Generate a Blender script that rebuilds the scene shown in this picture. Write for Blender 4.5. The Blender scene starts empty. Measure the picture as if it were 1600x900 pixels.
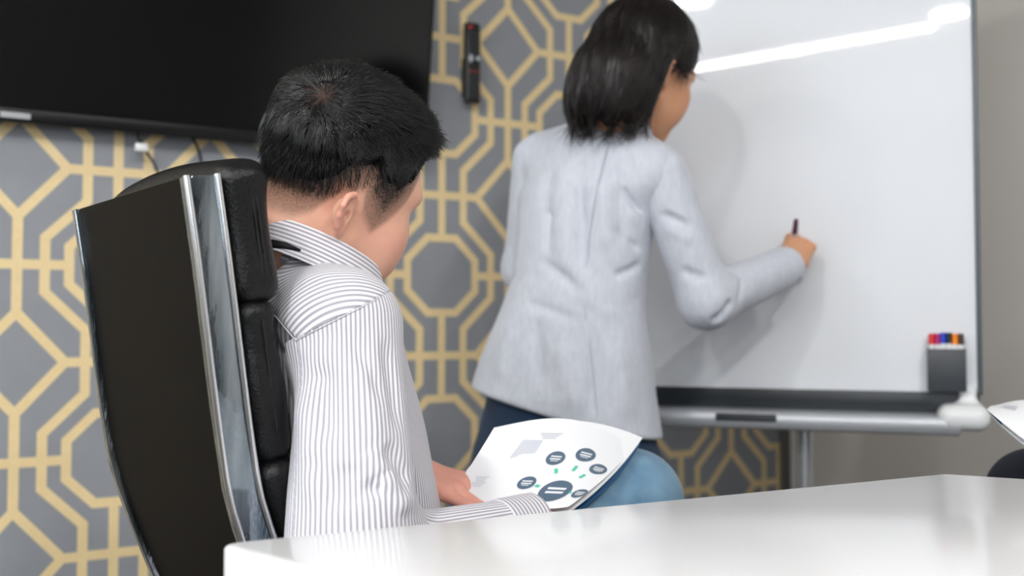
import bpy, bmesh, math, random
import numpy as np
from mathutils import Vector, Matrix, Euler
random.seed(7)
rng = np.random.default_rng(7)
C = bpy.context.scene.collection
FPX = 1555.0                 # focal length in pixels of the 1600 px wide frame (35 mm lens)
PITCH = math.radians(2.03)
EYE = 0.95

# ------------------------------------------------------------------ camera
cd = bpy.data.cameras.new('camera'); cam = bpy.data.objects.new('camera', cd); C.objects.link(cam)
cd.sensor_width = 36; cd.lens = FPX*36/1600
cam.location = (0, 0, EYE); cam.rotation_euler = (math.pi/2+PITCH, 0, 0)
cd.dof.use_dof = True; cd.dof.focus_distance = 1.2; cd.dof.aperture_fstop = 2.9
cd.clip_start = 0.05
bpy.context.scene.camera = cam

# ------------------------------------------------------------------ world, exposure
sc = bpy.context.scene
sc.view_settings.view_transform = 'Standard'; sc.view_settings.look = 'None'
sc.view_settings.gamma = 1; sc.view_settings.exposure = 0.27
w = bpy.data.worlds.new('world'); sc.world = w; w.use_nodes = True
w.node_tree.nodes['Background'].inputs[0].default_value = (0.75, 0.85, 1, 1)
w.node_tree.nodes['Background'].inputs[1].default_value = 0.6

# room frame: u runs along the papered wall, q out of it into the room
TH = math.radians(30); UX, UY = math.cos(TH), math.sin(TH)
def room(u, q, z=0.0): return Vector((u*UX + q*UY, 2.6 + u*UY - q*UX, z))
U0, U1, QD, HC = -4.2, 0.985, 6.0, 2.62

def area(name, loc, target, sx, sy, power, col=(1, 1, 1), spread=180):
    d = bpy.data.lights.new(name, 'AREA'); d.shape = 'RECTANGLE'; d.size = sx; d.size_y = sy
    d.energy = power; d.color = col; d.spread = math.radians(spread)
    o = bpy.data.objects.new(name, d); C.objects.link(o); o.location = loc
    v = Vector(target) - Vector(loc); o.rotation_euler = v.to_track_quat('-Z', 'Y').to_euler()
    return o
# fill light for two added, unseen windows: left wall and behind the camera
area('window_daylight', room(U0+0.06, 1.9, 1.75), room(0, 2.2, 1.1), 1.5, 1.2, 22, (0.93, 0.965, 1.0))
area('rear_window_daylight', room(-2.95, QD-0.08, 1.6), room(-0.4, 0, 0.9), 1.6, 1.5, 36, (0.95, 0.975, 1.0))
# ceiling lamps: one linear pendant lamp and round downlights (their housings are built below)
TUBE = [((-2.1, -1.42, HC-0.05), (-0.02, -1.38, HC-0.05))]
SPOTS = [(0.06, -1.36), (-0.92, -0.33), (1.05, -1.2), (1.0, -0.2), (-2.3, 0.4)]  # third spot is unseen, added to brighten the right wall

# ------------------------------------------------------------------ helpers
def srgb(r, g, b):
    f = lambda c: (c/255/12.92) if c/255 <= 0.04045 else ((c/255+0.055)/1.055)**2.4
    return (f(r), f(g), f(b), 1.0)

def P(px, py, Y):
    a = (px-800)/FPX; b = (450-py)/FPX
    dy = math.cos(PITCH) - b*math.sin(PITCH); dz = math.sin(PITCH) + b*math.cos(PITCH)
    return Vector((a/dy*Y, Y, EYE + dz/dy*Y))

def mat(name, col, rough=0.5, metal=0.0, spec=0.5, bump=None, noise=None, coat=0.0, sheen=0.0, emit=None, trans=0.0, sub=0.0):
    m = bpy.data.materials.new(name); m.use_nodes = True
    nt = m.node_tree; b = nt.nodes['Principled BSDF']
    b.inputs['Base Color'].default_value = col; b.inputs['Roughness'].default_value = rough
    b.inputs['Metallic'].default_value = metal; b.inputs['Specular IOR Level'].default_value = spec
    b.inputs['Coat Weight'].default_value = coat; b.inputs['Sheen Weight'].default_value = sheen
    b.inputs['Transmission Weight'].default_value = trans
    if sub: b.inputs['Subsurface Weight'].default_value = sub; b.inputs['Subsurface Radius'].default_value = (0.01, 0.004, 0.002); b.inputs['Subsurface Scale'].default_value = 0.6
    if emit: b.inputs['Emission Color'].default_value = emit[0]; b.inputs['Emission Strength'].default_value = emit[1]
    if noise or bump: tc = nt.nodes.new('ShaderNodeTexCoord')
    if noise:      # (scale, amount, second colour)
        n = nt.nodes.new('ShaderNodeTexNoise'); n.inputs['Scale'].default_value = noise[0]; n.inputs['Detail'].default_value = 5
        mp = nt.nodes.new('ShaderNodeMapping'); mp.inputs['Scale'].default_value = noise[3] if len(noise) > 3 else (1, 1, 1)
        nt.links.new(tc.outputs['Object'], mp.inputs[0]); nt.links.new(mp.outputs[0], n.inputs['Vector'])
        mr = nt.nodes.new('ShaderNodeMapRange'); mr.inputs[1].default_value = 0.35; mr.inputs[2].default_value = 0.65; mr.inputs[4].default_value = noise[1]
        nt.links.new(n.outputs[0], mr.inputs[0])
        mx = nt.nodes.new('ShaderNodeMix'); mx.data_type = 'RGBA'
        mx.inputs[6].default_value = col; mx.inputs[7].default_value = noise[2]
        nt.links.new(mr.outputs[0], mx.inputs[0]); nt.links.new(mx.outputs[2], b.inputs['Base Color'])
    if bump:       # (scale, strength, distance, stretch)
        n = nt.nodes.new('ShaderNodeTexNoise'); n.inputs['Scale'].default_value = bump[0]; n.inputs['Detail'].default_value = 6
        mp = nt.nodes.new('ShaderNodeMapping'); mp.inputs['Scale'].default_value = bump[3] if len(bump) > 3 else (1, 1, 1)
        nt.links.new(tc.outputs['Object'], mp.inputs[0]); nt.links.new(mp.outputs[0], n.inputs['Vector'])
        bp = nt.nodes.new('ShaderNodeBump'); bp.inputs['Strength'].default_value = bump[1]; bp.inputs['Distance'].default_value = bump[2]
        nt.links.new(n.outputs[0], bp.inputs['Height']); nt.links.new(bp.outputs[0], b.inputs['Normal'])
    return m

def tag(o, label=None, cat=None, group=None, kind=None):
    if label: o['label'] = label
    if cat: o['category'] = cat
    if group: o['group'] = group
    if kind: o['kind'] = kind
    return o

def empty(name, loc=(0, 0, 0), rz=0.0, label=None, cat=None, group=None):
    o = bpy.data.objects.new(name, None); C.objects.link(o); o.empty_display_size = 0.05
    o.location = loc; o.rotation_euler = (0, 0, rz); return tag(o, label, cat, group)

def from_bm(name, bm, m, parent=None, smooth=True, angle=None):
    me = bpy.data.meshes.new(name); bm.normal_update(); bm.to_mesh(me); bm.free()
    for p in me.polygons: p.use_smooth = smooth
    if angle: me.set_sharp_from_angle(angle=math.radians(angle))
    o = bpy.data.objects.new(name, me); C.objects.link(o)
    if m: me.materials.append(m)
    if parent: o.parent = parent
    return o

def bm_box(bm, lo, hi, bev=0.0, seg=2, M=None):
    g = bmesh.ops.create_cube(bm, size=1)['verts']
    lo = Vector(lo); hi = Vector(hi)
    for v in g: v.co = Vector(((v.co.x+.5)*(hi.x-lo.x)+lo.x, (v.co.y+.5)*(hi.y-lo.y)+lo.y, (v.co.z+.5)*(hi.z-lo.z)+lo.z))
    if bev:
        es = list({e for v in g for e in v.link_edges})
        r = bmesh.ops.bevel(bm, geom=es, offset=bev, segments=seg, affect='EDGES', profile=0.5)
        g = list({v for f in r['faces'] for v in f.verts} | {v for v in g if v.is_valid})
    if M is not None:
        for v in g: v.co = M @ v.co
    return g

def box(name, lo, hi, m, parent=None, bev=0.0, seg=2):
    bm = bmesh.new(); bm_box(bm, lo, hi, bev, seg)
    return from_bm(name, bm, m, parent, smooth=bev > 0, angle=40)

def bm_cyl(bm, a, b, r1, r2=None, seg=20, cap=True):
    a = Vector(a); b = Vector(b); r2 = r1 if r2 is None else r2
    d = (b-a); q = d.to_track_quat('Z', 'Y').to_matrix()
    rings = []
    for c, r in ((a, r1), (b, r2)):
        rings.append([bm.verts.new(c + q @ Vector((r*math.cos(t), r*math.sin(t), 0))) for t in [2*math.pi*k/seg for k in range(seg)]])
    for k in range(seg):
        bm.faces.new((rings[0][k], rings[0][(k+1) % seg], rings[1][(k+1) % seg], rings[1][k]))
    if cap: bm.faces.new(rings[0][::-1]); bm.faces.new(rings[1])

def cyl(name, a, b, r1, m, parent=None, r2=None, seg=20):
    bm = bmesh.new(); bm_cyl(bm, a, b, r1, r2, seg); return from_bm(name, bm, m, parent, angle=50)

def tube(name, pts, r, m, parent=None, seg=8, res=6, closed=False):
    """swept tube through points (Catmull-Rom), r a number or a list"""
    pts = [Vector(p) for p in pts]; n = len(pts)
    rs = r if isinstance(r, (list, tuple)) else [r]*n
    out = []; rad = []
    for i in range(n-1):
        p0, p1, p2, p3 = pts[max(i-1, 0)], pts[i], pts[i+1], pts[min(i+2, n-1)]
        for k in range(res):
            t = k/res
            out.append(0.5*((2*p1)+(p2-p0)*t+(2*p0-5*p1+4*p2-p3)*t*t+(3*p1-p0-3*p2+p3)*t**3)); rad.append(rs[i]*(1-t)+rs[i+1]*t)
    out.append(pts[-1]); rad.append(rs[-1])
    bm = bmesh.new(); prev = None; up = Vector((0.13, 0.27, 0.95))
    for i, p in enumerate(out):
        d = (out[min(i+1, len(out)-1)]-out[max(i-1, 0)]).normalized()
        x = d.cross(up).normalized(); y = x.cross(d)
        ring = [bm.verts.new(p+(x*math.cos(a)+y*math.sin(a))*rad[i]) for a in [2*math.pi*k/seg for k in range(seg)]]
        if prev:
            for k in range(seg): bm.faces.new((prev[k], prev[(k+1) % seg], ring[(k+1) % seg], ring[k]))
        else: bm.faces.new(ring[::-1])
        prev = ring
    bm.faces.new(prev)
    return from_bm(name, bm, m, parent, angle=60)

# ---- signed distance modelling: smooth solids turned into quads by surface nets
def A(v): return np.array(v, dtype=np.float32)
def rc(p, a, b, ra, rb=None):
    rb = ra if rb is None else rb
    a = A(a); b = A(b); d = b-a; L = float(d@d)+1e-9
    t = np.clip((p-a)@d/L, 0, 1); q = p-a-t[:, None]*d
    return np.sqrt((q*q).sum(1)) - (ra+(rb-ra)*t)
def chain(p, pts, rs, k=0.01):
    d = None
    for i in range(len(pts)-1):
        e = rc(p, pts[i], pts[i+1], rs[i], rs[i+1]); d = e if d is None else smin(d, e, k)
    return d
def ell(p, c, r, R=None):
    q = p-A(c)
    if R is not None: q = q@A(R)
    r = A(r); k0 = np.sqrt(((q/r)**2).sum(1)); k1 = np.sqrt(((q/(r*r))**2).sum(1))+1e-9
    return k0*(k0-1)/k1
def rbox(p, c, h, r, R=None):
    q = p-A(c)
    if R is not None: q = q@A(R)
    q = np.abs(q)-(A(h)-r)
    return np.sqrt((np.maximum(q, 0)**2).sum(1))+np.minimum(q.max(1), 0)-r
def smin(a, b, k):
    h = np.maximum(k-np.abs(a-b), 0)/k; return np.minimum(a, b)-h*h*k*0.25
def smax(a, b, k): return -smin(-a, -b, k)
def bumpseg(p, a, b, w, amp, fall=0.3):
    """a ridge (amp>0) or crease (amp<0) of width w along a-b, fading at its ends"""
    a = A(a); b = A(b); d = b-a; L = float(d@d)+1e-9
    t = (p-a)@d/L; tc = np.clip(t, 0, 1); q = p-a-tc[:, None]*d
    e = np.clip(np.minimum(tc, 1-tc)/fall, 0, 1); e = e*e*(3-2*e)
    return -amp*np.exp(-(q*q).sum(1)/(w*w))*e

def mesh_sdf(name, f, lo, hi, h, m, parent=None, attrs=None, B=10):
    lo = np.array(lo, dtype=np.float64); hi = np.array(hi, dtype=np.float64)
    nb = np.ceil((hi-lo)/(h*B)).astype(int)
    bi = np.stack(np.meshgrid(*[np.arange(n) for n in nb], indexing='ij'), -1).reshape(-1, 3)
    cen = (lo+(bi+0.5)*B*h).astype(np.float32)
    dc = f(cen); near = np.abs(dc) < 0.9*B*h*1.75
    sh = nb*B
    D = np.repeat(np.repeat(np.repeat(np.sign(dc).reshape(nb).astype(np.float32), B, 0), B, 1), B, 2)
    g = np.stack(np.meshgrid(*[np.arange(B)]*3, indexing='ij'), -1).reshape(-1, 3)
    nbk = bi[near]
    for s in range(0, len(nbk), 400):
        blk = nbk[s:s+400]
        idx = (blk[:, None, :]*B+g[None]).reshape(-1, 3)
        D[idx[:, 0], idx[:, 1], idx[:, 2]] = f((lo+idx*h).astype(np.float32))
    D[0] = D[-1] = 1; D[:, 0] = D[:, -1] = 1; D[:, :, 0] = D[:, :, -1] = 1
    S = (D < 0).astype(np.uint8)
    n = S[:-1, :-1, :-1].copy()
    for a, b, c in ((1,0,0),(0,1,0),(0,0,1),(1,1,0),(1,0,1),(0,1,1),(1,1,1)):
        n += S[a:sh[0]-1+a, b:sh[1]-1+b, c:sh[2]-1+c]
    cells = np.argwhere((n > 0) & (n < 8))
    corners = np.array([(i, j, k) for i in (0, 1) for j in (0, 1) for k in (0, 1)])
    vals = np.stack([D[cells[:, 0]+c[0], cells[:, 1]+c[1], cells[:, 2]+c[2]] for c in corners], 1)
    acc = np.zeros((len(cells), 3)); cnt = np.zeros(len(cells))
    for i in range(8):
        for j in range(i+1, 8):
            if np.abs(corners[i]-corners[j]).sum() != 1: continue
            x = (vals[:, i] < 0) != (vals[:, j] < 0)
            t = np.where(x, vals[:, i]/(vals[:, i]-vals[:, j]+1e-12), 0)
            acc[x] += (corners[i]+t[:, None]*(corners[j]-corners[i]))[x]; cnt[x] += 1
    V = lo+(cells+acc/cnt[:, None])*h
    key = (cells[:, 0]*sh[1]+cells[:, 1])*sh[2]+cells[:, 2]
    quads = []
    for ax in range(3):
        o1, o2 = [np.eye(3, dtype=int)[(ax+k) % 3] for k in (1, 2)]
        sl = [slice(1, None)]*3; a_ = [slice(1, None)]*3; b_ = [slice(1, None)]*3
        a_[ax] = slice(0, -1); b_[ax] = slice(1, None)
        Sa = S[tuple(a_)]; Sb = S[tuple(b_)]
        e = np.argwhere(Sa != Sb)
        flip = Sa[e[:, 0], e[:, 1], e[:, 2]] > 0
        base = e.copy()
        for k in range(3):
            if k != ax: base[:, k] += 1
        q = []
        for d in (0*o1, o1, o1+o2, o2):
            c = base-d; q.append(np.searchsorted(key, (c[:, 0]*sh[1]+c[:, 1])*sh[2]+c[:, 2]))
        q = np.stack(q, 1); q[~flip] = q[~flip][:, ::-1]
        quads.append(q)
    Q = np.concatenate(quads)
    Q = np.minimum(Q, len(V)-1)
    # pull the vertices onto the true surface
    for _ in range(2):
        v32 = V.astype(np.float32); d0 = f(v32); e = h*0.35
        G = np.stack([f(v32+A(e*np.eye(3)[k]))-d0 for k in range(3)], 1)/e
        g2 = (G*G).sum(1)+1e-3
        st = np.clip(d0/g2, -0.6*h, 0.6*h)
        V = V-st[:, None]*G
    o = np_mesh(name, V, Q, m, parent)
    if attrs:
        for an, fn in attrs.items():
            at = o.data.attributes.new(an, 'FLOAT', 'POINT'); at.data.foreach_set('value', fn(V.astype(np.float32)).astype(np.float32))
    return o

def np_mesh(name, V, Q, m, parent=None, smooth=True):
    me = bpy.data.meshes.new(name); k = Q.shape[1]
    me.vertices.add(len(V)); me.vertices.foreach_set('co', np.asarray(V, dtype=np.float32).ravel())
    me.loops.add(Q.size); me.loops.foreach_set('vertex_index', Q.astype(np.int32).ravel())
    me.polygons.add(len(Q)); me.polygons.foreach_set('loop_start', np.arange(0, Q.size, k, dtype=np.int32))
    me.update(calc_edges=True); me.validate()
    me.polygons.foreach_set('use_smooth', np.full(len(me.polygons), smooth))
    o = bpy.data.objects.new(name, me); C.objects.link(o)
    if m: me.materials.append(m)
    if parent: o.parent = parent
    return o

# ------------------------------------------------------------------ materials
class NB:
    """tiny math-node builder"""
    def __init__(s, nt): s.nt = nt
    def m(s, op, a, b=None, c=None):
        n = s.nt.nodes.new('ShaderNodeMath'); n.operation = op
        for i, v in enumerate((a, b, c)):
            if v is None: continue
            if isinstance(v, (int, float)): n.inputs[i].default_value = v
            else: s.nt.links.new(v, n.inputs[i])
        return n.outputs[0]

def wallpaper_mat(u_oct, v_oct, HU=0.1915, HV=0.2015):
    m = mat('geometric_wallpaper', srgb(124, 127, 133), 0.55)
    nt = m.node_tree; b = nt.nodes['Principled BSDF']; K = NB(nt)
    tc = nt.nodes.new('ShaderNodeTexCoord'); sx = nt.nodes.new('ShaderNodeSeparateXYZ'); nt.links.new(tc.outputs['Object'], sx.inputs[0])
    u = K.m('PINGPONG', K.m('SUBTRACT', sx.outputs[0], u_oct), HU); v = K.m('PINGPONG', K.m('SUBTRACT', sx.outputs[2], v_oct), HV)
    r, du, dv = 0.094, 0.092, 0.103
    W = 0.0100
    uv = K.m('MULTIPLY', K.m('ADD', u, v), 0.7071)
    octo = K.m('ABSOLUTE', K.m('SUBTRACT', K.m('MAXIMUM', K.m('MAXIMUM', u, v), uv), r))
    def line(dist, cond): return K.m('ADD', dist, K.m('MULTIPLY', K.m('SUBTRACT', 1.0, cond), 1.0))
    l1 = line(u, K.m('GREATER_THAN', v, r))
    l2 = line(K.m('ABSOLUTE', K.m('SUBTRACT', v, HV)), K.m('LESS_THAN', u, HU-du))
    l3 = line(v, K.m('GREATER_THAN', u, r))
    l4 = line(K.m('ABSOLUTE', K.m('SUBTRACT', u, HU)), K.m('LESS_THAN', v, HV-dv))
    dia = K.m('ADD', K.m('DIVIDE', K.m('SUBTRACT', HU, u), du), K.m('DIVIDE', K.m('SUBTRACT', HV, v), dv))
    dia = K.m('MULTIPLY', K.m('ABSOLUTE', K.m('SUBTRACT', dia, 1.0)), 0.0686)
    f2 = K.m('MULTIPLY', K.m('SUBTRACT', K.m('ADD', u, v), 0.196), 0.7071)
    con = K.m('ABSOLUTE', K.m('MINIMUM', K.m('MAXIMUM', K.m('SUBTRACT', u, 0.140), f2), K.m('SUBTRACT', u, 0.0605)))
    d = octo
    for x in (l1, l2, l3, l4, dia, con): d = K.m('MINIMUM', d, x)
    mr = nt.nodes.new('ShaderNodeMapRange'); mr.inputs[1].default_value = W+0.0006; mr.inputs[2].default_value = W-0.0006
    nt.links.new(d, mr.inputs[0])
    n = nt.nodes.new('ShaderNodeTexNoise'); n.inputs['Scale'].default_value = 14; n.inputs['Detail'].default_value = 4; nt.links.new(tc.outputs['Object'], n.inputs['Vector'])
    n2 = nt.nodes.new('ShaderNodeTexNoise'); n2.inputs['Scale'].default_value = 60; n2.inputs['Detail'].default_value = 6; nt.links.new(tc.outputs['Object'], n2.inputs['Vector'])
    def mix(fac, c1, c2):
        x = nt.nodes.new('ShaderNodeMix'); x.data_type = 'RGBA'
        nt.links.new(fac, x.inputs[0])
        for i, c in ((6, c1), (7, c2)):
            if isinstance(c, tuple): x.inputs[i].default_value = c
            else: nt.links.new(c, x.inputs[i])
        return x.outputs[2]
    grey = mix(n.outputs[0], srgb(134, 137, 143), srgb(146, 149, 154))
    gold = mix(n2.outputs[0], srgb(224, 198, 146), srgb(238, 216, 168))
    nt.links.new(mix(mr.outputs[0], grey, gold), b.inputs['Base Color'])
    ro = nt.nodes.new('ShaderNodeMapRange'); ro.inputs[3].default_value = 0.55; ro.inputs[4].default_value = 0.4
    nt.links.new(mr.outputs[0], ro.inputs[0]); nt.links.new(ro.outputs[0], b.inputs['Roughness'])
    bp = nt.nodes.new('ShaderNodeBump'); bp.inputs['Strength'].default_value = 0.15; bp.inputs['Distance'].default_value = 0.001
    nt.links.new(n2.outputs[0], bp.inputs['Height']); nt.links.new(bp.outputs[0], b.inputs['Normal'])
    return m

def stripe_mat(name, base, dark, period, duty=0.42, amount=0.85, rough=0.8):
    m = mat(name, base, rough, sheen=0.15); nt = m.node_tree; b = nt.nodes['Principled BSDF']; K = NB(nt)
    at = nt.nodes.new('ShaderNodeAttribute'); at.attribute_name = 'stripe'
    x = K.m('FRACT', K.m('DIVIDE', at.outputs['Fac'], period))
    d = K.m('ABSOLUTE', K.m('SUBTRACT', x, 0.5))
    mr = nt.nodes.new('ShaderNodeMapRange'); mr.interpolation_type = 'SMOOTHSTEP'
    mr.inputs[1].default_value = duty/2+0.07; mr.inputs[2].default_value = duty/2-0.07; mr.inputs[4].default_value = amount
    nt.links.new(d, mr.inputs[0])
    mx = nt.nodes.new('ShaderNodeMix'); mx.data_type = 'RGBA'; mx.inputs[6].default_value = base; mx.inputs[7].default_value = dark
    nt.links.new(mr.outputs[0], mx.inputs[0]); nt.links.new(mx.outputs[2], b.inputs['Base Color'])
    tc = nt.nodes.new('ShaderNodeTexCoord'); n = nt.nodes.new('ShaderNodeTexNoise'); n.inputs['Scale'].default_value = 22; n.inputs['Detail'].default_value = 5
    nt.links.new(tc.outputs['Object'], n.inputs['Vector'])
    bp = nt.nodes.new('ShaderNodeBump'); bp.inputs['Strength'].default_value = 0.35; bp.inputs['Distance'].default_value = 0.006
    nt.links.new(n.outputs[0], bp.inputs['Height']); nt.links.new(bp.outputs[0], b.inputs['Normal'])
    return m

def skin_mat(name, c1, c2, hairc):
    """skin; vertex attribute 'stubble' is cropped hair density, 'blush' reddens, 'dark' is brow hair"""
    m = mat(name, c1, 0.48, spec=0.4, sub=0.12); nt = m.node_tree; b = nt.nodes['Principled BSDF']
    tc = nt.nodes.new('ShaderNodeTexCoord'); n = nt.nodes.new('ShaderNodeTexNoise'); n.inputs['Scale'].default_value = 40; n.inputs['Detail'].default_value = 4
    nt.links.new(tc.outputs['Object'], n.inputs['Vector'])
    a1 = nt.nodes.new('ShaderNodeAttribute'); a1.attribute_name = 'blush'
    a2 = nt.nodes.new('ShaderNodeAttribute'); a2.attribute_name = 'stubble'
    K = NB(nt)
    mx = nt.nodes.new('ShaderNodeMix'); mx.data_type = 'RGBA'; mx.inputs[6].default_value = c1; mx.inputs[7].default_value = c2
    nt.links.new(K.m('ADD', a1.outputs['Fac'], K.m('MULTIPLY', n.outputs[0], 0.35)), mx.inputs[0])
    g = nt.nodes.new('ShaderNodeTexNoise'); g.inputs['Scale'].default_value = 420; g.inputs['Detail'].default_value = 3; nt.links.new(tc.outputs['Object'], g.inputs['Vector'])
    st = K.m('MULTIPLY', a2.outputs['Fac'], K.m('ADD', 0.55, K.m('MULTIPLY', g.outputs[0], 0.9))); 
    cl = nt.nodes.new('ShaderNodeClamp'); nt.links.new(st, cl.inputs[0])
    m2 = nt.nodes.new('ShaderNodeMix'); m2.data_type = 'RGBA'; m2.inputs[7].default_value = hairc
    nt.links.new(cl.outputs[0], m2.inputs[0]); nt.links.new(mx.outputs[2], m2.inputs[6]); nt.links.new(m2.outputs[2], b.inputs['Base Color'])
    bp = nt.nodes.new('ShaderNodeBump'); bp.inputs['Strength'].default_value = 0.12; bp.inputs['Distance'].default_value = 0.001
    nt.links.new(g.outputs[0], bp.inputs['Height']); nt.links.new(bp.outputs[0], b.inputs['Normal'])
    return m

M = {}
M['wall_grey'] = mat('painted_grey_wall', srgb(222, 219, 215), 0.7, bump=(220, 0.15, 0.001))
M['wall_dim'] = mat('mid_grey_wall', srgb(150, 150, 150), 0.75, bump=(220, 0.15, 0.001))
M['ceiling'] = mat('white_ceiling', srgb(215, 215, 213), 0.85, bump=(90, 0.2, 0.002))
M['carpet'] = mat('dark_carpet', srgb(58, 56, 54), 0.95, noise=(180, 0.8, srgb(84, 80, 76)), bump=(400, 0.6, 0.004))
M['skirt'] = mat('skirting_paint', srgb(90, 88, 85), 0.5)
M['trim_strip'] = mat('corner_strip', srgb(96, 95, 92), 0.45)
M['tv_body'] = mat('tv_black_plastic', srgb(14, 15, 17), 0.32, spec=0.3, bump=(300, 0.05, 0.0005))
M['tv_screen'] = mat('tv_glass', srgb(7, 8, 10), 0.14, spec=0.35, coat=0.0)
M['silver'] = mat('silver_print', srgb(190, 192, 196), 0.3, metal=0.3)
M['black_plastic'] = mat('black_plastic', srgb(16, 16, 18), 0.35)
M['grey_plastic'] = mat('grey_plastic', srgb(58, 62, 67), 0.45, bump=(400, 0.1, 0.0005))
M['white_plastic'] = mat('white_plastic', srgb(226, 228, 230), 0.3)
M['button_grey'] = mat('button_rubber_grey', srgb(60, 63, 66), 0.6)
M['button_light'] = mat('button_rubber_light', srgb(190, 196, 202), 0.5)
M['button_red'] = mat('button_rubber_red', srgb(190, 48, 42), 0.5)
M['board'] = mat('whiteboard_enamel', srgb(228, 231, 236), 0.03, spec=0.45, coat=0.0, noise=(3, 0.4, srgb(223, 227, 234)))
M['alu'] = mat('brushed_aluminium', srgb(196, 199, 203), 0.32, metal=0.75, bump=(60, 0.1, 0.0005, (1, 1, 30)))
M['tray'] = mat('tray_grey_aluminium', srgb(176, 180, 186), 0.4, metal=0.35)
M['charcoal'] = mat('charcoal_trim', srgb(38, 43, 48), 0.35)
M['edge_grey'] = mat('dark_grey_edge', srgb(84, 92, 98), 0.4)
M['table'] = mat('white_gloss_laminate', srgb(222, 222, 224), 0.16, spec=0.35, coat=0.12, noise=(2.5, 0.5, srgb(217, 218, 220)))
M['table_edge'] = mat('cream_slab_edge', srgb(222, 220, 214), 0.25)
M['chrome'] = mat('worn_chrome', srgb(170, 178, 186), 0.06, metal=1.0, noise=(26, 0.9, srgb(70, 88, 98), (1, 1, 0.14)), bump=(9, 0.5, 0.004, (2.5, 2.5, 0.5)))  # dark teal patches paint reflections of the room into the chrome
M['chrome_edge'] = mat('chrome_edge', srgb(222, 224, 226), 0.18, metal=1.0)
M['leather'] = mat('black_leather', srgb(8, 9, 11), 0.36, spec=0.32, bump=(260, 0.6, 0.0016), noise=(9, 0.5, srgb(12, 14, 16)))
M['back_vinyl'] = mat('dark_brown_back_vinyl', srgb(10, 8, 6), 0.6, spec=0.12, bump=(500, 0.35, 0.0006), noise=(5, 0.6, srgb(16, 13, 10)))
M['thread'] = mat('black_thread', srgb(10, 11, 12), 0.7)
M['jeans_light'] = mat('washed_blue_denim', srgb(112, 146, 170), 0.85, noise=(16, 0.9, srgb(74, 112, 142)), bump=(700, 0.5, 0.001), sheen=0.2)
M['jeans_dark'] = mat('dark_blue_denim', srgb(8, 30, 54), 0.85, noise=(10, 0.9, srgb(14, 50, 82)), bump=(700, 0.5, 0.001), sheen=0.1)
M['navy'] = mat('navy_trouser_cloth', srgb(14, 19, 32), 0.9, noise=(10, 0.8, srgb(22, 28, 44)), bump=(600, 0.4, 0.001))
M['jacket'] = mat('light_grey_linen_jacket', srgb(196, 200, 210), 0.85, noise=(120, 0.8, srgb(184, 189, 200), (1, 1, 0.3)), bump=(18, 0.5, 0.008, (1.4, 1.4, 0.6)), sheen=0.25)
M['button_dark'] = mat('dark_button', srgb(22, 26, 36), 0.3)
M['shirt'] = stripe_mat('white_grey_striped_cotton', srgb(222, 221, 227), srgb(136, 134, 145), 0.0058, 0.48)
M['white_shirt'] = mat('pale_blue_cotton', srgb(196, 206, 220), 0.8, bump=(20, 0.4, 0.006))
M['paper'] = mat('glossy_white_paper', srgb(232, 234, 238), 0.28, bump=(8, 0.1, 0.002))
M['print_slate'] = mat('slate_blue_ink', srgb(84, 104, 124), 0.4)
M['print_white'] = mat('unprinted_white', srgb(226, 230, 236), 0.4)
M['print_teal'] = mat('teal_ink', srgb(84, 196, 168), 0.4)
M['print_grey'] = mat('pale_grey_ink', srgb(196, 200, 210), 0.4)
M['print_blue'] = mat('blue_cover_ink', srgb(22, 84, 132), 0.4)
M['strap'] = mat('black_woven_strap', srgb(10, 10, 13), 0.7, bump=(900, 0.4, 0.0005))
M['hair'] = mat('black_hair', srgb(8, 8, 10), 0.33, spec=0.6, noise=(60, 0.6, srgb(15, 16, 19)))
M['hair_base'] = mat('hair_undercoat', srgb(9, 9, 10), 0.85, spec=0.1, bump=(300, 0.8, 0.003))
_nt = M['hair_base'].node_tree; _a = _nt.nodes.new('ShaderNodeAttribute'); _a.attribute_name = 'whorl'
_x = _nt.nodes.new('ShaderNodeMix'); _x.data_type = 'RGBA'; _x.inputs[6].default_value = srgb(9, 9, 10); _x.inputs[7].default_value = srgb(64, 51, 46)
_nt.links.new(_a.outputs['Fac'], _x.inputs[0]); _nt.links.new(_x.outputs[2], _nt.nodes['Principled BSDF'].inputs['Base Color'])
M['hair_brown'] = mat('dark_brown_hair', srgb(13, 9, 9), 0.38, spec=0.45, noise=(14, 0.6, srgb(30, 18, 17)))
M['skin_m'] = skin_mat('man_skin', srgb(220, 172, 146), srgb(216, 150, 136), srgb(38, 29, 25))
M['skin_w'] = skin_mat('woman_skin', srgb(208, 156, 120), srgb(196, 128, 94), srgb(30, 22, 20))
M['lamp'] = mat('lamp_diffuser', (1, 1, 1, 1), 0.5, emit=((1, 0.985, 0.96, 1), 120))
M['spot'] = mat('spot_diffuser', (1, 1, 1, 1), 0.5, emit=((1, 0.98, 0.95, 1), 270))
M['window_glow'] = mat('daylit_pane', (0.8, 0.9, 1, 1), 0.3, emit=((0.86, 0.93, 1, 1), 1.2))  # glowing panes of the added windows, put in to light the room

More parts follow.
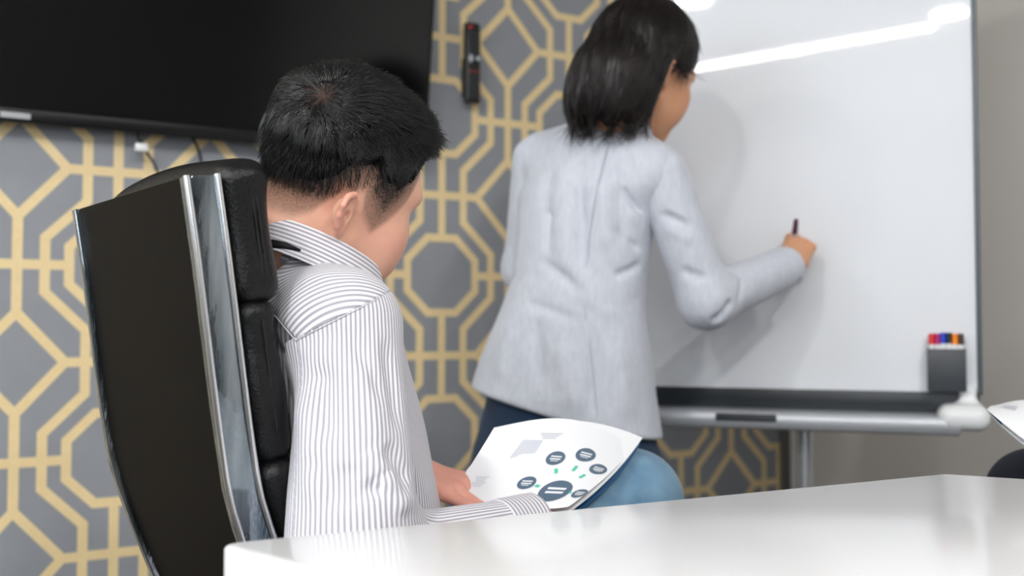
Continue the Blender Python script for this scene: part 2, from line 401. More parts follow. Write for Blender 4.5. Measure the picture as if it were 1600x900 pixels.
# ================================================================== THE ROOM
def room_obj(name, lo, hi, m, parent=None, bev=0.0):
    """box in room axes: x = u along the papered wall, y = away from the room (-q), z up"""
    o = box(name, lo, hi, m, parent, bev)
    if parent is None: o.location = (0, 2.6, 0); o.rotation_euler = (0, 0, TH)
    return o
octp = P(690, 430, 2.6-0.204*UY)
M['paper_wall'] = wallpaper_mat(-0.204, octp.z)
tag(room_obj('wall_back', (U0-0.12, 0, 0), (U1, 0.12, HC), M['paper_wall']), kind='structure')
tag(room_obj('wall_right', (U1, -QD-0.12, 0), (U1+0.12, 0.12, HC), M['wall_grey']), kind='structure')
tag(room_obj('floor', (U0-0.12, -QD-0.12, -0.1), (U1+0.12, 0.12, 0), M['carpet']), kind='structure')
tag(room_obj('ceiling', (U0-0.12, -QD-0.12, HC), (U1+0.12, 0.12, HC+0.1), M['ceiling']), kind='structure')
# corner trim between the wallpaper and the painted wall, skirtings
tag(room_obj('trim_1', (U1-0.035, -0.012, 0.0), (U1, 0, HC), M['trim_strip'], bev=0.003), kind='structure')
tag(room_obj('baseboard_back', (U0, -0.014, 0), (U1-0.036, 0, 0.1), M['skirt'], bev=0.003), kind='structure')
tag(room_obj('baseboard_right', (U1-0.014, -QD, 0), (U1, -0.014, 0.1), M['skirt'], bev=0.003), kind='structure')
# left wall and rear wall, each cut for one of the added, unseen windows
def wall_with_window(side, axis, w0, w1, z0, z1):
    bm = bmesh.new()
    if axis == 'u':   # left wall, runs along q
        x0, x1 = U0-0.12, U0; lim = (-QD-0.12, 0.0)
        f = lambda a, b, c, d: bm_box(bm, (x0, a, c), (x1, b, d))
    else:             # rear wall, runs along u
        lim = (U0, U1)
        f = lambda a, b, c, d: bm_box(bm, (a, -QD-0.12, c), (b, -QD, d))
    f(lim[0], w0, 0, HC); f(w1, lim[1], 0, HC); f(w0, w1, 0, z0); f(w0, w1, z1, HC)
    o = from_bm('wall_'+side, bm, M['wall_dim'], smooth=False); o.location = (0, 2.6, 0); o.rotation_euler = (0, 0, TH)
    return tag(o, kind='structure')
def added_window(n, axis, w0, w1, z0, z1):
    root = empty('window_%d' % n, (0, 2.6, 0), TH); tag(root, kind='structure')
    def b(name, a0, a1, d0, d1, c0, c1, m):
        if axis == 'u': return box(name, (U0-d1, a0, c0), (U0-d0, a1, c1), m, root, 0.002)
        return box(name, (a0, -QD-d1, c0), (a1, -QD-d0, c1), m, root, 0.002)
    t = 0.05
    for args in ((w0, w1, z0, z0+t), (w0, w1, z1-t, z1), (w0, w0+t, z0+t, z1-t), (w1-t, w1, z0+t, z1-t)):
        b('window_frame', args[0], args[1], 0.03, 0.09, args[2], args[3], M['white_plastic'])
    k = 3; sw = (w1-w0-2*t)/k
    for i in range(1, k): b('mullion', w0+t+i*sw-0.02, w0+t+i*sw+0.02, 0.035, 0.085, z0+t, z1-t, M['white_plastic'])
    for i in range(k): b('pane', w0+t+i*sw+0.02, w0+t+(i+1)*sw-0.02, 0.06, 0.066, z0+t, z1-t, M['window_glow'])
wall_with_window('left', 'u', -2.7, -0.8, 0.7, 2.35); added_window(1, 'u', -2.7, -0.8, 0.7, 2.35)
wall_with_window('rear', 'q', -3.8, -2.1, 0.8, 2.35); added_window(2, 'q', -3.8, -2.1, 0.8, 2.35)

# ceiling lamps
(ta, tb), = TUBE
t = empty('linear_ceiling_lamp', (0, 0, 0), 0, 'long slim linear ceiling lamp behind the camera, mirrored in the whiteboard', 'lamp')
av, bv = Vector(ta), Vector(tb)
box('housing', (av.x, av.y-0.05, HC-0.045), (bv.x, av.y+0.05, HC-0.001), M['alu'], t, 0.004)
box('diffuser', (av.x+0.02, av.y-0.026, HC-0.055), (bv.x-0.02, av.y+0.026, HC-0.045), M['lamp'], t)
SN = ['at the right end of the linear lamp', 'between the linear lamp and the whiteboard', 'near the right wall, farther from the whiteboard',
      'right of the table', 'near the left wall']
for i, (x, y) in enumerate(SPOTS):
    s = empty('ceiling_spot', (x, y, HC-0.012), 0, 'round recessed ceiling light '+SN[i], 'lamp', 'round ceiling lights')
    bm = bmesh.new(); bm_cyl(bm, (0, 0, 0), (0, 0, 0.011), 0.105, 0.1, 32); from_bm('ring', bm, M['white_plastic'], s, angle=50)
    bm = bmesh.new(); bm_cyl(bm, (0, 0, -0.004), (0, 0, 0.001), 0.078, 0.085, 32); from_bm('diffuser', bm, M['spot'], s, angle=50)

# ================================================================== TELEVISION
tvZ = P(664, 248, 2.42)
tv = empty('television', tvZ, TH, 'large black flat television mounted on the patterned wall', 'television')
TILT = math.radians(-7.5)      # top leans out of the wall
TW, THt = 1.24, 0.715
TM = Matrix.Rotation(-TILT, 4, 'X')
def tvp(name, lo, hi, m, bev=0.0, par=None):
    bm = bmesh.new(); bm_box(bm, lo, hi, bev, 2, TM); return from_bm(name, bm, m, par or tv, smooth=bev > 0, angle=40)
hs = tvp('housing', (-TW, 0.0, 0.0), (0, 0.045, THt), M['tv_body'], 0.006)
tvp('screen', (-TW+0.012, -0.0015, 0.028), (-0.008, 0.002, THt-0.01), M['tv_screen'])
tvp('bezel', (-TW, -0.006, -0.001), (0, 0.004, 0.026), M['tv_body'], 0.002)
for lo, hi in (((-TW, -0.004, 0.026), (-TW+0.011, 0.004, THt)), ((-0.007, -0.004, 0.026), (0, 0.004, THt)), ((-TW+0.011, -0.004, THt-0.009), (-0.007, 0.004, THt))):
    tvp('bezel', lo, hi, M['tv_body'], 0.0015)
# maker's badge on the bottom bezel, small silver block capitals set side by side
bx = -0.895
bm = bmesh.new()
bm_box(bm, (bx-0.030, -0.0075, 0.006), (bx+0.024, -0.0055, 0.0175), 0.0006, 1, TM)
from_bm('silver_badge', bm, M['silver'], tv, angle=40)
for x in (-0.35, -0.9): tvp('wall_bracket', (x-0.03, 0.045, 0.1), (x+0.03, 0.105, 0.6), M['black_plastic'])
# the plug and the cables hanging below the set
def tvl(px, py, Y): return (Matrix.Rotation(-TH, 4, 'Z') @ Matrix.Translation(-tvZ) @ P(px, py, Y))
cb = tube('power_cable', [tvl(214, 208, 2.10), tvl(220, 226, 2.11), tvl(232, 242, 2.12), tvl(246, 268, 2.12), tvl(262, 330, 2.12), tvl(262, 420, 2.12), tvl(260, 700, 2.12), tvl(258, 1080, 2.12)], 0.003, M['black_plastic'], tv)
tube('signal_cable', [tvl(300, 215, 2.16), tvl(309, 232, 2.17), tvl(315, 260, 2.18), tvl(318, 330, 2.18), tvl(310, 430, 2.18), tvl(300, 700, 2.17), tvl(290, 1070, 2.16)], 0.0032, M['black_plastic'], tv)
bm = bmesh.new(); pl = tvl(222, 231, 2.10)
bm_box(bm, (pl.x-0.014, pl.y-0.008, pl.z-0.008), (pl.x+0.012, pl.y+0.008, pl.z+0.009), 0.003)
from_bm('white_plug', bm, M['white_plastic'], tv, angle=40)

# ================================================================== REMOTE on the wall
rp = P(733, 163, 2.515)
rem = empty('remote_control', rp, TH, 'black television remote fixed upright on the wallpaper beside the television', 'remote')
box('holder', (-0.012, 0.0, 0.02), (0.012, 0.028, 0.12), M['black_plastic'], rem, 0.003)
bm = bmesh.new(); bm_box(bm, (-0.018, -0.022, 0), (0.022, 0.0, 0.206), 0.006, 3); from_bm('casing', bm, M['black_plastic'], rem, angle=50)
bm = bmesh.new()
for r in range(15):
    for c in range(3):
        z = 0.018+r*0.0122; x = -0.009+c*0.0112
        if 6 <= r <= 8 or (r == 14): continue
        bm_box(bm, (x-0.0036, -0.0245, z-0.0032), (x+0.0036, -0.021, z+0.0032), 0.001, 1)
k = from_bm('keypad', bm, M['button_grey'], rem, angle=50); k['kind'] = 'stuff'
def knob(name, x, z, r, sz, m):
    bm = bmesh.new(); bm_cyl(bm, (0, -0.026, 0), (0, -0.021, 0), r*0.85, r, 20)
    for v in bm.verts: v.co = Vector((v.co.x+x, v.co.y, v.co.z*sz+z))
    from_bm(name, bm, m, rem, angle=50)
knob('power_button', -0.009, 0.192, 0.0055, 1, M['button_red'])
knob('rocker_button', -0.007, 0.112, 0.0052, 2.0, M['button_light'])
knob('round_button', 0.0135, 0.114, 0.0062, 1, M['button_light'])
for i in range(3): knob('colour_button', -0.009+i*0.0112, 0.079, 0.003, 0.8, M['button_red'])

# ================================================================== WHITEBOARD on its stand
BA = math.atan2(-0.3256, 0.9455)
BC = Vector((0.636, 2.15, 0))
wb = empty('whiteboard', BC, BA, 'glossy whiteboard on a rolling stand with a pen tray, standing in the corner', 'whiteboard')
BI = (Matrix.Translation(BC) @ Matrix.Rotation(BA, 4, 'Z')).inverted()
def on_board(px, py, off=0.0):
    """point where the ray through a pixel meets the board's plane, in board axes"""
    a = P(px, py, 1.0)-Vector((0, 0, EYE)); o = BI @ Vector((0, 0, EYE)); d = BI.to_3x3() @ a
    t = (-off-o.y)/d.y; return o+d*t
zb = on_board(1300, 609).z; xr = on_board(1527, 300).x; xl = -0.36; ztop = zb+1.02
print('board', zb, xr)
box('panel', (xl+0.004, 0.0, zb-0.04), (xr-0.006, 0.018, ztop), M['board'], wb)
box('side_frame', (xr-0.006, -0.006, zb-0.005), (xr+0.004, 0.024, ztop+0.008), M['edge_grey'], wb, 0.002)
box('side_frame', (xl-0.008, -0.006, zb-0.005), (xl+0.004, 0.024, ztop+0.008), M['edge_grey'], wb, 0.002)
box('top_frame', (xl+0.004, -0.006, ztop), (xr-0.006, 0.024, ztop+0.012), M['alu'], wb, 0.002)
box('bottom_frame', (xl, -0.007, zb-0.043), (xr-0.002, 0.024, zb), M['charcoal'], wb, 0.001)
# tray: curved lip swept along the board
prof = [(0.0, zb-0.043), (-0.055, zb-0.045), (-0.064, zb-0.046), (-0.071, zb-0.054), (-0.072, zb-0.070), (-0.066, zb-0.080), (-0.054, zb-0.084), (0.0, zb-0.076)]
bm = bmesh.new(); rings = []
for x in (xl-0.01, xr-0.045):
    rings.append([bm.verts.new((x, y, z)) for y, z in prof])
for i in range(len(prof)): j = (i+1) % len(prof); bm.faces.new((rings[0][i], rings[0][j], rings[1][j], rings[1][i]))
bm.faces.new(rings[0][::-1]); bm.faces.new(rings[1]); bmesh.ops.recalc_face_normals(bm, faces=bm.faces[:])
tray = from_bm('pen_tray', bm, M['tray'], wb, angle=40)
sl = on_board(1118, 650, 0.074).x; sr = on_board(1213, 650, 0.074).x
box('grip_slot', (sl, -0.0745, zb-0.066), (sr, -0.069, zb-0.050), M['grey_plastic'], tray, 0.001)
bm = bmesh.new()
for i in range(14):
    x = sl+0.006+(sr-sl-0.012)*i/13; bm_box(bm, (x-0.0012, -0.076, zb-0.0645), (x+0.0012, -0.0742, zb-0.0515))
g = from_bm('grip_ribs', bm, M['charcoal'], tray, smooth=False); g['kind'] = 'stuff'
def endcap(x0, x1):
    c = ((x0+x1)/2, -0.032, zb-0.048)
    f = lambda p: smin(rbox(p, c, ((x1-x0)/2, 0.043, 0.026), 0.024), rbox(p, ((x0+x1)/2+(0.012 if x0 > 0 else -0.012), 0.008, zb-0.012), (0.016, 0.022, 0.026), 0.008), 0.02)
    mesh_sdf('tray_end_cap', f, (x0-0.03, -0.1, zb-0.11), (x1+0.03, 0.05, zb+0.04), 0.003, M['white_plastic'], wb)
endcap(xr-0.085, xr+0.012); endcap(xl-0.03, xl+0.02)
pxc = on_board(1257, 720, -0.05).x
cyl('post', (pxc, 0.05, 0.08), (pxc, 0.05, ztop-0.05), 0.019, M['alu'], wb)
box('post_clamp', (pxc-0.035, 0.018, zb+0.3), (pxc+0.035, 0.075, zb+0.38), M['grey_plastic'], wb, 0.004)
for a in range(5):
    an = a*2*math.pi/5+0.3; d = Vector((math.cos(an), math.sin(an), 0)); c0 = Vector((pxc, 0.05, 0.09))
    lg = tube('foot_arm', [c0, c0+d*0.15+Vector((0, 0, -0.01)), c0+d*0.3+Vector((0, 0, -0.03))], [0.018, 0.016, 0.012], M['alu'], wb)
    e = c0+d*0.3; cyl('caster', (e.x-d.y*0.012, e.y+d.x*0.012, 0.0275), (e.x+d.y*0.012, e.y-d.x*0.012, 0.0275), 0.0273, M['black_plastic'], lg)

# pen holder and markers on the board
hc = on_board(1480, 545, 0.02); hb = on_board(1480, 611, 0.02)
hx0 = on_board(1450, 580, 0.035).x; hx1 = on_board(1510, 580, 0.035).x
ph = empty('marker_holder', BC, BA, 'dark grey marker box stuck to the lower right of the whiteboard', 'holder')
for nm, lo, hi in (('front_panel', (hx0, -0.036, hb.z), (hx1, -0.033, hc.z)), ('back_panel', (hx0, -0.011, hb.z), (hx1, -0.0085, hc.z+0.002)),
                   ('side_panel', (hx0, -0.033, hb.z), (hx0+0.0025, -0.011, hc.z)), ('side_panel', (hx1-0.0025, -0.033, hb.z), (hx1, -0.011, hc.z)),
                   ('bottom', (hx0+0.0025, -0.033, hb.z), (hx1-0.0025, -0.011, hb.z+0.002))):
    box(nm, lo, hi, M['grey_plastic'], ph, 0.0006)
caps = [('red', (214, 40, 34)), ('magenta', (170, 30, 110)), ('blue', (22, 60, 190)), ('black', (14, 14, 22)), ('orange', (246, 138, 24)), ('dark brown', (66, 34, 26))]
for i, (nm, c) in enumerate(caps):
    mc = mat('cap_'+nm.replace(' ', '_'), srgb(*c), 0.35)
    x = hx0+0.0085+(hx1-hx0-0.017)*i/5; z0 = hb.z+0.003; top = hc.z+0.031+(0.002 if i in (2, 3) else 0)
    q = empty('whiteboard_marker', (0, 0, 0), 0, '%s-capped whiteboard marker standing in the dark marker box' % nm, 'marker', 'markers in the marker box')
    q.location = BC + Matrix.Rotation(BA, 3, 'Z') @ Vector((x, -0.022, z0)); q.rotation_euler = (0, 0, BA)
    cyl('barrel', (0, 0, 0), (0, 0, top-z0-0.022), 0.0062, M['white_plastic'], q, seg=16)
    cyl('cap', (0, 0, top-z0-0.0222), (0, 0, top-z0), 0.0066, mc, q, r2=0.0058, seg=16)

# ================================================================== TABLE
TZ = 0.75
def P_at_z(px, py, z):
    a = P(px, py, 1.0)-Vector((0, 0, EYE)); return Vector((0, 0, EYE))+a*((z-EYE)/a.z)
tA, tB = P_at_z(329, 850, TZ), P_at_z(1474, 740, TZ)
tC = tB+(P_at_z(1600, 748, TZ)-tB).normalized()*1.1
tD = tA+(P_at_z(510, 896, TZ)-tA).normalized()*1.25
print('table', tA, tB, tC, tD)
def rounded_poly(pts, r, n=8):
    out = []
    for i, p in enumerate(pts):
        a = (pts[i-1]-p).normalized(); b = (pts[(i+1) % len(pts)]-p).normalized()
        cosv = a.dot(b); half = math.acos(cosv)/2; L = r/math.tan(half)
        s, e = p+a*L, p+b*L
        for k in range(n+1):
            t_ = k/n; out.append(s*(1-t_)**2+p*2*t_*(1-t_)+e*t_**2)
    return out
table = empty('conference_table', ((tA.x+tC.x)/2, (tA.y+tC.y)/2, 0), 0, 'glossy white conference table with a thick slab top in the foreground', 'table')
off = Vector((-table.location.x, -table.location.y, 0))
bm = bmesh.new()
pl = rounded_poly([Vector((v.x, v.y, 0)) for v in (tA, tB, tC, tD)], 0.022)
vs = [bm.verts.new(p+off+Vector((0, 0, TZ-0.055))) for p in pl]
f = bm.faces.new(vs); r_ = bmesh.ops.extrude_face_region(bm, geom=[f]); tv_ = [v for v in r_['geom'] if isinstance(v, bmesh.types.BMVert)]
for v in tv_: v.co.z = TZ
bmesh.ops.recalc_face_normals(bm, faces=bm.faces[:])
es = [e for e in bm.edges if all(abs(v.co.z-TZ) < 1e-5 for v in e.verts)]
bmesh.ops.bevel(bm, geom=es, offset=0.004, segments=3, affect='EDGES', profile=0.5)
top = from_bm('tabletop', bm, M['table'], table, angle=35)
ctr = (tA+tB+tC+tD)/4+off; ctr.z = 0
for s in (-0.3, 0.3):
    box('pedestal', (ctr.x+s-0.04, ctr.y-0.12, 0.03), (ctr.x+s+0.04, ctr.y+0.12, TZ-0.0551), M['table'], table, 0.004)
box('plinth', (ctr.x-0.42, ctr.y-0.18, 0.0), (ctr.x+0.42, ctr.y+0.18, 0.0299), M['table'], table, 0.004)

# ================================================================== CHAIR
PHC = math.radians(39)
chair = empty('office_chair', (-0.459, 1.161, 0), PHC-math.pi/2, 'high-back black leather office chair with chrome side rails, under the seated man', 'chair')
HWd = 0.197
path = [(0.0, 1.100), (0.014, 1.01), (0.035, 0.86), (0.049, 0.775), (0.060, 0.735), (0.078, 0.685), (0.112, 0.60), (0.150, 0.52), (0.20, 0.465), (0.27, 0.445), (0.42, 0.452), (0.60, 0.462)]
def off_path(d):
    out = []
    for i, (r, z) in enumerate(path):
        a = path[max(i-1, 0)]; b = path[min(i+1, len(path)-1)]
        tr, tz = b[0]-a[0], b[1]-a[1]; L = math.hypot(tr, tz); out.append((r+(-tz/L)*d, z+(tr/L)*d))   # normal towards the sitter / up
    return out
def ribbon(name, x0, x1, d0, d1, m, parent, i0=0, i1=None, bev=0.0):
    p0, p1 = off_path(d0)[i0:i1], off_path(d1)[i0:i1]
    bm = bmesh.new(); prev = None
    for (ra, za), (rb, zb_) in zip(p0, p1):
        ring = [bm.verts.new((x0, ra, za)), bm.verts.new((x1, ra, za)), bm.verts.new((x1, rb, zb_)), bm.verts.new((x0, rb, zb_))]
        if prev:
            for k in range(4): bm.faces.new((prev[k], prev[(k+1) % 4], ring[(k+1) % 4], ring[k]))
        else: bm.faces.new(ring[::-1])
        prev = ring
    bm.faces.new(prev); bmesh.ops.recalc_face_normals(bm, faces=bm.faces[:])
    if bev: bmesh.ops.bevel(bm, geom=[e for e in bm.edges if e.calc_face_angle(0) > 1.0], offset=bev, segments=3, affect='EDGES', profile=0.5)
    return from_bm(name, bm, m, parent, angle=60)
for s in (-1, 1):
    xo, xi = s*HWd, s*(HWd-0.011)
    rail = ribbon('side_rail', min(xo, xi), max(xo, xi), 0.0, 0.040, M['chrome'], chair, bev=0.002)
    for d in (0.0035, 0.0365):      # raised rounded lips along the rail's outer face
        q = off_path(d)
        tube('rail_lip', [(xo+s*0.0005, r, z) for r, z in q], 0.0036, M['chrome_edge'], rail, seg=8, res=4)
ribbon('back_panel', -HWd+0.0115, HWd-0.0115, 0.007, 0.016, M['back_vinyl'], chair, 0, 9)
ribbon('leather_shell', -HWd+0.0115, HWd-0.0115, 0.0165, 0.041, M['leather'], chair, 0)
# three padded cushions down the back, one on the seat: each a plump block with tuck creases
def back_coord(p):
    """distance s down the back from the top and height n in front of it, for points in chair axes"""
    pts = A([(r, z) for r, z in path]); q = p[:, 1:3]
    best = np.full(len(p), 1e9, dtype=np.float32); S = np.zeros(len(p), dtype=np.float32); N = np.zeros(len(p), dtype=np.float32); acc = 0.0
    for i in range(len(pts)-1):
        a, b = pts[i], pts[i+1]; d = b-a; L = float(np.hypot(*d)); u_ = d/L; n_ = A((-u_[1], u_[0]))
        t_ = (q-a)@u_; lo_ = -1e3 if i == 0 else 0; hi_ = 1e3 if i == len(pts)-2 else L
        tc_ = np.clip(t_, lo_, hi_); e = q-a-tc_[:, None]*u_; dd = np.sqrt((e*e).sum(1))
        k_ = dd < best; best[k_] = dd[k_]; S[k_] = acc+tc_[k_]; N[k_] = (((q-a)@n_))[k_]; acc += L
    return S, N
def pad(name, s0, s1, thick, creases, hw=HWd-0.004):
    def f(p):
        S, N = back_coord(p)
        if s0 < 0: S = S+0.014*np.clip(1-(p[:, 0]/hw)**2, 0, 1)*np.clip(1-S/0.05, 0, 1)
        d0 = 0.041
        q = np.stack([np.abs(p[:, 0])-hw+0.02, np.abs(S-(s0+s1)/2)-(s1-s0)/2+0.02, np.abs(N-(d0+thick/2))-thick/2+0.02], 1)
        d = np.sqrt((np.maximum(q, 0)**2).sum(1))+np.minimum(q.max(1), 0)-0.02
        for c, wd, am in creases: d = d+am*np.exp(-((S-c)/wd)**2)*np.clip((N-d0)/thick, 0, 1)
        d = d+0.0012*np.sin(S*55+np.sin(p[:, 0]*23)*2)*np.clip((np.abs(p[:, 0])-0.1)/0.08, 0, 1)
        return d
    zs = [z for r, z in path]
    return mesh_sdf(name, f, (-0.22, -0.08, 0.40), (0.22, 0.72, 1.16), 0.004, M['leather'], chair)
p1 = pad('head_pad', -0.012, 0.140, 0.056, [(0.0, 0.02, -0.004)])
p2 = pad('back_pad', 0.134, 0.316, 0.050, [(0.165, 0.010, 0.003), (0.19, 0.009, 0.003), (0.215, 0.01, 0.002)])
p3 = pad('back_pad', 0.310, 0.53, 0.050, [(0.42, 0.008, 0.004)])
p4 = pad('seat_pad', 0.60, 1.13, 0.06, [(0.8, 0.008, 0.004), (0.96, 0.008, 0.004)])
# double seam along the side of the head pad and of the pads below
def seam(parent, s0, s1, n_, x):
    pts = []; pp = off_path(n_); acc = 0
    for k in range(9):
        s_ = s0+(s1-s0)*k/8; acc = 0
        for i in range(len(path)-1):
            L = math.hypot(path[i+1][0]-path[i][0], path[i+1][1]-path[i][1])
            if s_ <= acc+L or i == len(path)-2:
                t_ = (s_-acc)/L; pts.append((x, pp[i][0]*(1-t_)+pp[i+1][0]*t_, pp[i][1]*(1-t_)+pp[i+1][1]*t_)); break
            acc += L
    tube('seam', pts, 0.0009, M['thread'], parent, seg=6, res=3)
for x in (-HWd+0.0038, HWd-0.0038):
    seam(p1, 0.012, 0.112, 0.074, x); seam(p1, 0.012, 0.112, 0.079, x); seam(p2, 0.157, 0.28, 0.068, x)
# base: gas lift, five star feet, casters
cyl('gas_lift', (0, 0.36, 0.11), (0, 0.36, 0.43), 0.025, M['chrome_edge'], chair)
box('tilt_mechanism', (-0.09, 0.26, 0.405), (0.09, 0.46, 0.437), M['black_plastic'], chair, 0.006)
for a in range(5):
    an = a*2*math.pi/5+0.2; d = Vector((math.cos(an), math.sin(an), 0)); c0 = Vector((0, 0.36, 0.105))
    lg = tube('base_arm', [c0, c0+d*0.15+Vector((0, 0, -0.008)), c0+d*0.3+Vector((0, 0, -0.032))], [0.024, 0.019, 0.014], M['chrome_edge'], chair)
    e = c0+d*0.3; cyl('caster', (e.x-d.y*0.018, e.y+d.x*0.018, 0.0285), (e.x+d.y*0.018, e.y-d.x*0.018, 0.0285), 0.028, M['black_plastic'], lg)

# ================================================================== FIGURES: shared pieces
def basis(yaw, pitch=0.0, roll=0.0):
    """columns: right, forward, up of a figure or head heading `yaw` (from +X), pitch>0 looks down, roll>0 tips to its right"""
    return (Matrix.Rotation(yaw-math.pi/2, 3, 'Z') @ Matrix.Rotation(-pitch, 3, 'X') @ Matrix.Rotation(roll, 3, 'Y'))
def npM(R): return np.array([list(r) for r in R], dtype=np.float32)

def head_local(q):
    """head in its own frame (metres, about 0.23 chin to crown): x right, y forward, z up, origin between the ears"""
    x = q[:, 0]; s = q.copy(); s[:, 0] = np.abs(x)            # mirrored halves
    d = ell(q, (0, -0.006, 0.045), (0.076, 0.096, 0.087))
    d = smin(d, ell(q, (0, 0.035, 0.0), (0.066, 0.062, 0.085)), 0.03)
    d = smin(d, ell(q, (0, 0.046, -0.052), (0.050, 0.046, 0.048)), 0.03)
    d = smin(d, rc(s, (0.052, -0.002, -0.052), (0.020, 0.072, -0.092), 0.016, 0.016), 0.03)
    d = smin(d, ell(q, (0, 0.080, -0.093), (0.020, 0.016, 0.015)), 0.022)
    d = smin(d, ell(s, (0.046, 0.062, -0.022), (0.022, 0.024, 0.024)), 0.025)          # cheekbone and cheek
    d = smin(d, ell(s, (0.040, 0.058, -0.052), (0.022, 0.026, 0.024)), 0.025)
    d = smin(d, rc(s, (0.010, 0.092, 0.036), (0.045, 0.076, 0.034), 0.010, 0.008), 0.02)      # brow ridge
    d = smax(d, -ell(s, (0.033, 0.104, 0.010), (0.019, 0.020, 0.013)), 0.02)                  # eye socket
    d = smin(d, ell(s, (0.032, 0.075, 0.010), (0.0135, 0.0125, 0.0115)), 0.004)               # lidded eye
    d = smin(d, rc(s, (0.019, 0.087, 0.0135), (0.045, 0.078, 0.0125), 0.0028, 0.0026), 0.004)
    d = smin(d, rc(q, (0, 0.088, 0.022), (0, 0.107, -0.022), 0.0075, 0.0105), 0.014)          # nose
    d = smin(d, ell(s, (0.0115, 0.097, -0.027), (0.0075, 0.010, 0.0075)), 0.007)
    d = smax(d, -ell(s, (0.006, 0.104, -0.036), (0.0035, 0.005, 0.004)), 0.004)
    d = smin(d, ell(q, (0, 0.092, -0.0535), (0.022, 0.009, 0.0058)), 0.006)                   # lips
    d = smin(d, ell(q, (0, 0.091, -0.0645), (0.019, 0.009, 0.0062)), 0.006)
    d = smax(d, -rc(s, (0, 0.102, -0.0590), (0.024, 0.088, -0.0575), 0.0012, 0.0010), 0.004)
    # ear: cupped shell, rim, lobe, tragus, canal
    E = basis(math.pi/2, -0.18, 0.0); E = npM(Matrix.Rotation(0.42, 3, 'Z') @ E)
    c = (0.079, -0.026, -0.016)
    r = ((s-A(c))@E)/0.80
    shell = ell(r, (0.003, 0, 0.002), (0.0055, 0.0165, 0.029))
    shell = smax(shell, -ell(r, (0.0085, 0.002, 0.004), (0.006, 0.0105, 0.019)), 0.004)
    rim = chain(r, [(0.001, 0.014, 0.004), (0.006, 0.013, 0.020), (0.008, 0.004, 0.030), (0.009, -0.009, 0.027), (0.009, -0.0165, 0.013), (0.007, -0.0155, -0.002), (0.004, -0.009, -0.018), (0.002, 0.001, -0.028)],
                [0.0028, 0.0034, 0.0036, 0.0036, 0.0034, 0.0032, 0.0036, 0.004], 0.004)
    anti = chain(r, [(0.004, -0.004, 0.018), (0.006, -0.0085, 0.006), (0.005, -0.006, -0.008), (0.004, 0.002, -0.013)], [0.002, 0.003, 0.003, 0.0026], 0.003)
    ear = smin(smin(shell, rim, 0.005), anti, 0.004)
    ear = smin(ear, ell(r, (0.002, 0.003, -0.0255), (0.0045, 0.0085, 0.0095)), 0.006)
    ear = smin(ear, ell(r, (0.003, 0.0125, -0.003), (0.004, 0.004, 0.0065)), 0.004)
    ear = smin(ear, ell(r, (-0.006, 0.004, 0.0), (0.010, 0.014, 0.020)), 0.008)
    ear = smax(ear, -ell(r, (0.004, 0.006, -0.001), (0.006, 0.0045, 0.006)), 0.003)
    return smin(d, ear*0.80, 0.006)

def finger_pts(base, L, curl, spread, splay=0.0):
    """points of one bent finger in the hand frame: y towards the fingers, z back of the hand, x across"""
    p = Vector(base); out = [p.copy()]; ang = 0.0
    for k, (l, c) in enumerate(zip(L, curl)):
        ang += c; d = Vector((math.sin(spread)*math.cos(ang), math.cos(spread)*math.cos(ang), -math.sin(ang)))
        p = p+d*l; out.append(p.copy())
    return out
def hand_parts(side, curls, thumb, spreads=(0.10, 0.03, -0.04, -0.12), sc=1.0):
    """list of chains; side=+1 puts the thumb at +x"""
    LG = [(0.040, 0.024, 0.019), (0.044, 0.028, 0.020), (0.041, 0.026, 0.019), (0.032, 0.019, 0.017)]
    bx = [0.029, 0.009, -0.011, -0.029]; by = [0.088, 0.092, 0.088, 0.080]
    ch = []
    for i in range(4):
        pts = finger_pts((bx[i]*side, by[i], 0), LG[i], curls[i], spreads[i]*side)
        r = [0.0092, 0.0086, 0.0078, 0.0068] if i < 3 else [0.008, 0.0074, 0.0068, 0.006]
        ch.append(([p*sc for p in pts], [k*sc for k in r]))
    ch.append(([Vector((a*side, b, c))*sc for a, b, c in thumb], [k*sc for k in (0.014, 0.0125, 0.0098, 0.0085)]))
    return ch
def hand_sdf(p, W, R, parts, side, sc=1.0):
    """W wrist point, R hand basis (columns x,y,z)"""
    q = (p-A(W))@npM(R)
    d = rbox(q, (0, 0.050*sc, 0), (0.038*sc, 0.044*sc, 0.0125*sc), 0.012*sc)
    d = smin(d, rc(q, (0, -0.03*sc, 0), (0, 0.02*sc, 0), 0.024*sc, 0.022*sc), 0.02)
    for i, (pts, rs) in enumerate(parts):
        if i < 4:      # knuckle ridge on the back of the hand
            b = pts[0]; d = smin(d, rc(q, (b.x*0.5, 0.03*sc, 0.004), (b.x, b.y, 0.003), 0.007*sc, 0.0098*sc), 0.008)
        d = smin(d, chain(q, pts, rs, 0.003), 0.007 if i < 4 else 0.014)
    return d

def loft(p, yaw, zs, cx, cy, ra, rb, power=2.3):
    """stack of horizontal super-ellipses: ra sideways, rb front to back"""
    z = p[:, 2]; X = np.interp(z, zs, cx); Y = np.interp(z, zs, cy); a = np.interp(z, zs, ra); b = np.interp(z, zs, rb)
    dx = p[:, 0]-X; dy = p[:, 1]-Y
    lx = dx*math.sin(yaw)-dy*math.cos(yaw); ly = dx*math.cos(yaw)+dy*math.sin(yaw)
    u = np.abs(lx/a); v = np.abs(ly/b)
    k0 = (u**power+v**power)**(1/power)+1e-6
    d = (k0-1)*np.sqrt(lx*lx+ly*ly+1e-9)/k0
    d = np.where(k0 < 0.35, -np.minimum(a, b)*0.65, d)
    d = np.maximum(d*0.92, -np.minimum(a, b))
    return smax(d, np.maximum(zs[0]-z, z-zs[-1]), 0.03)

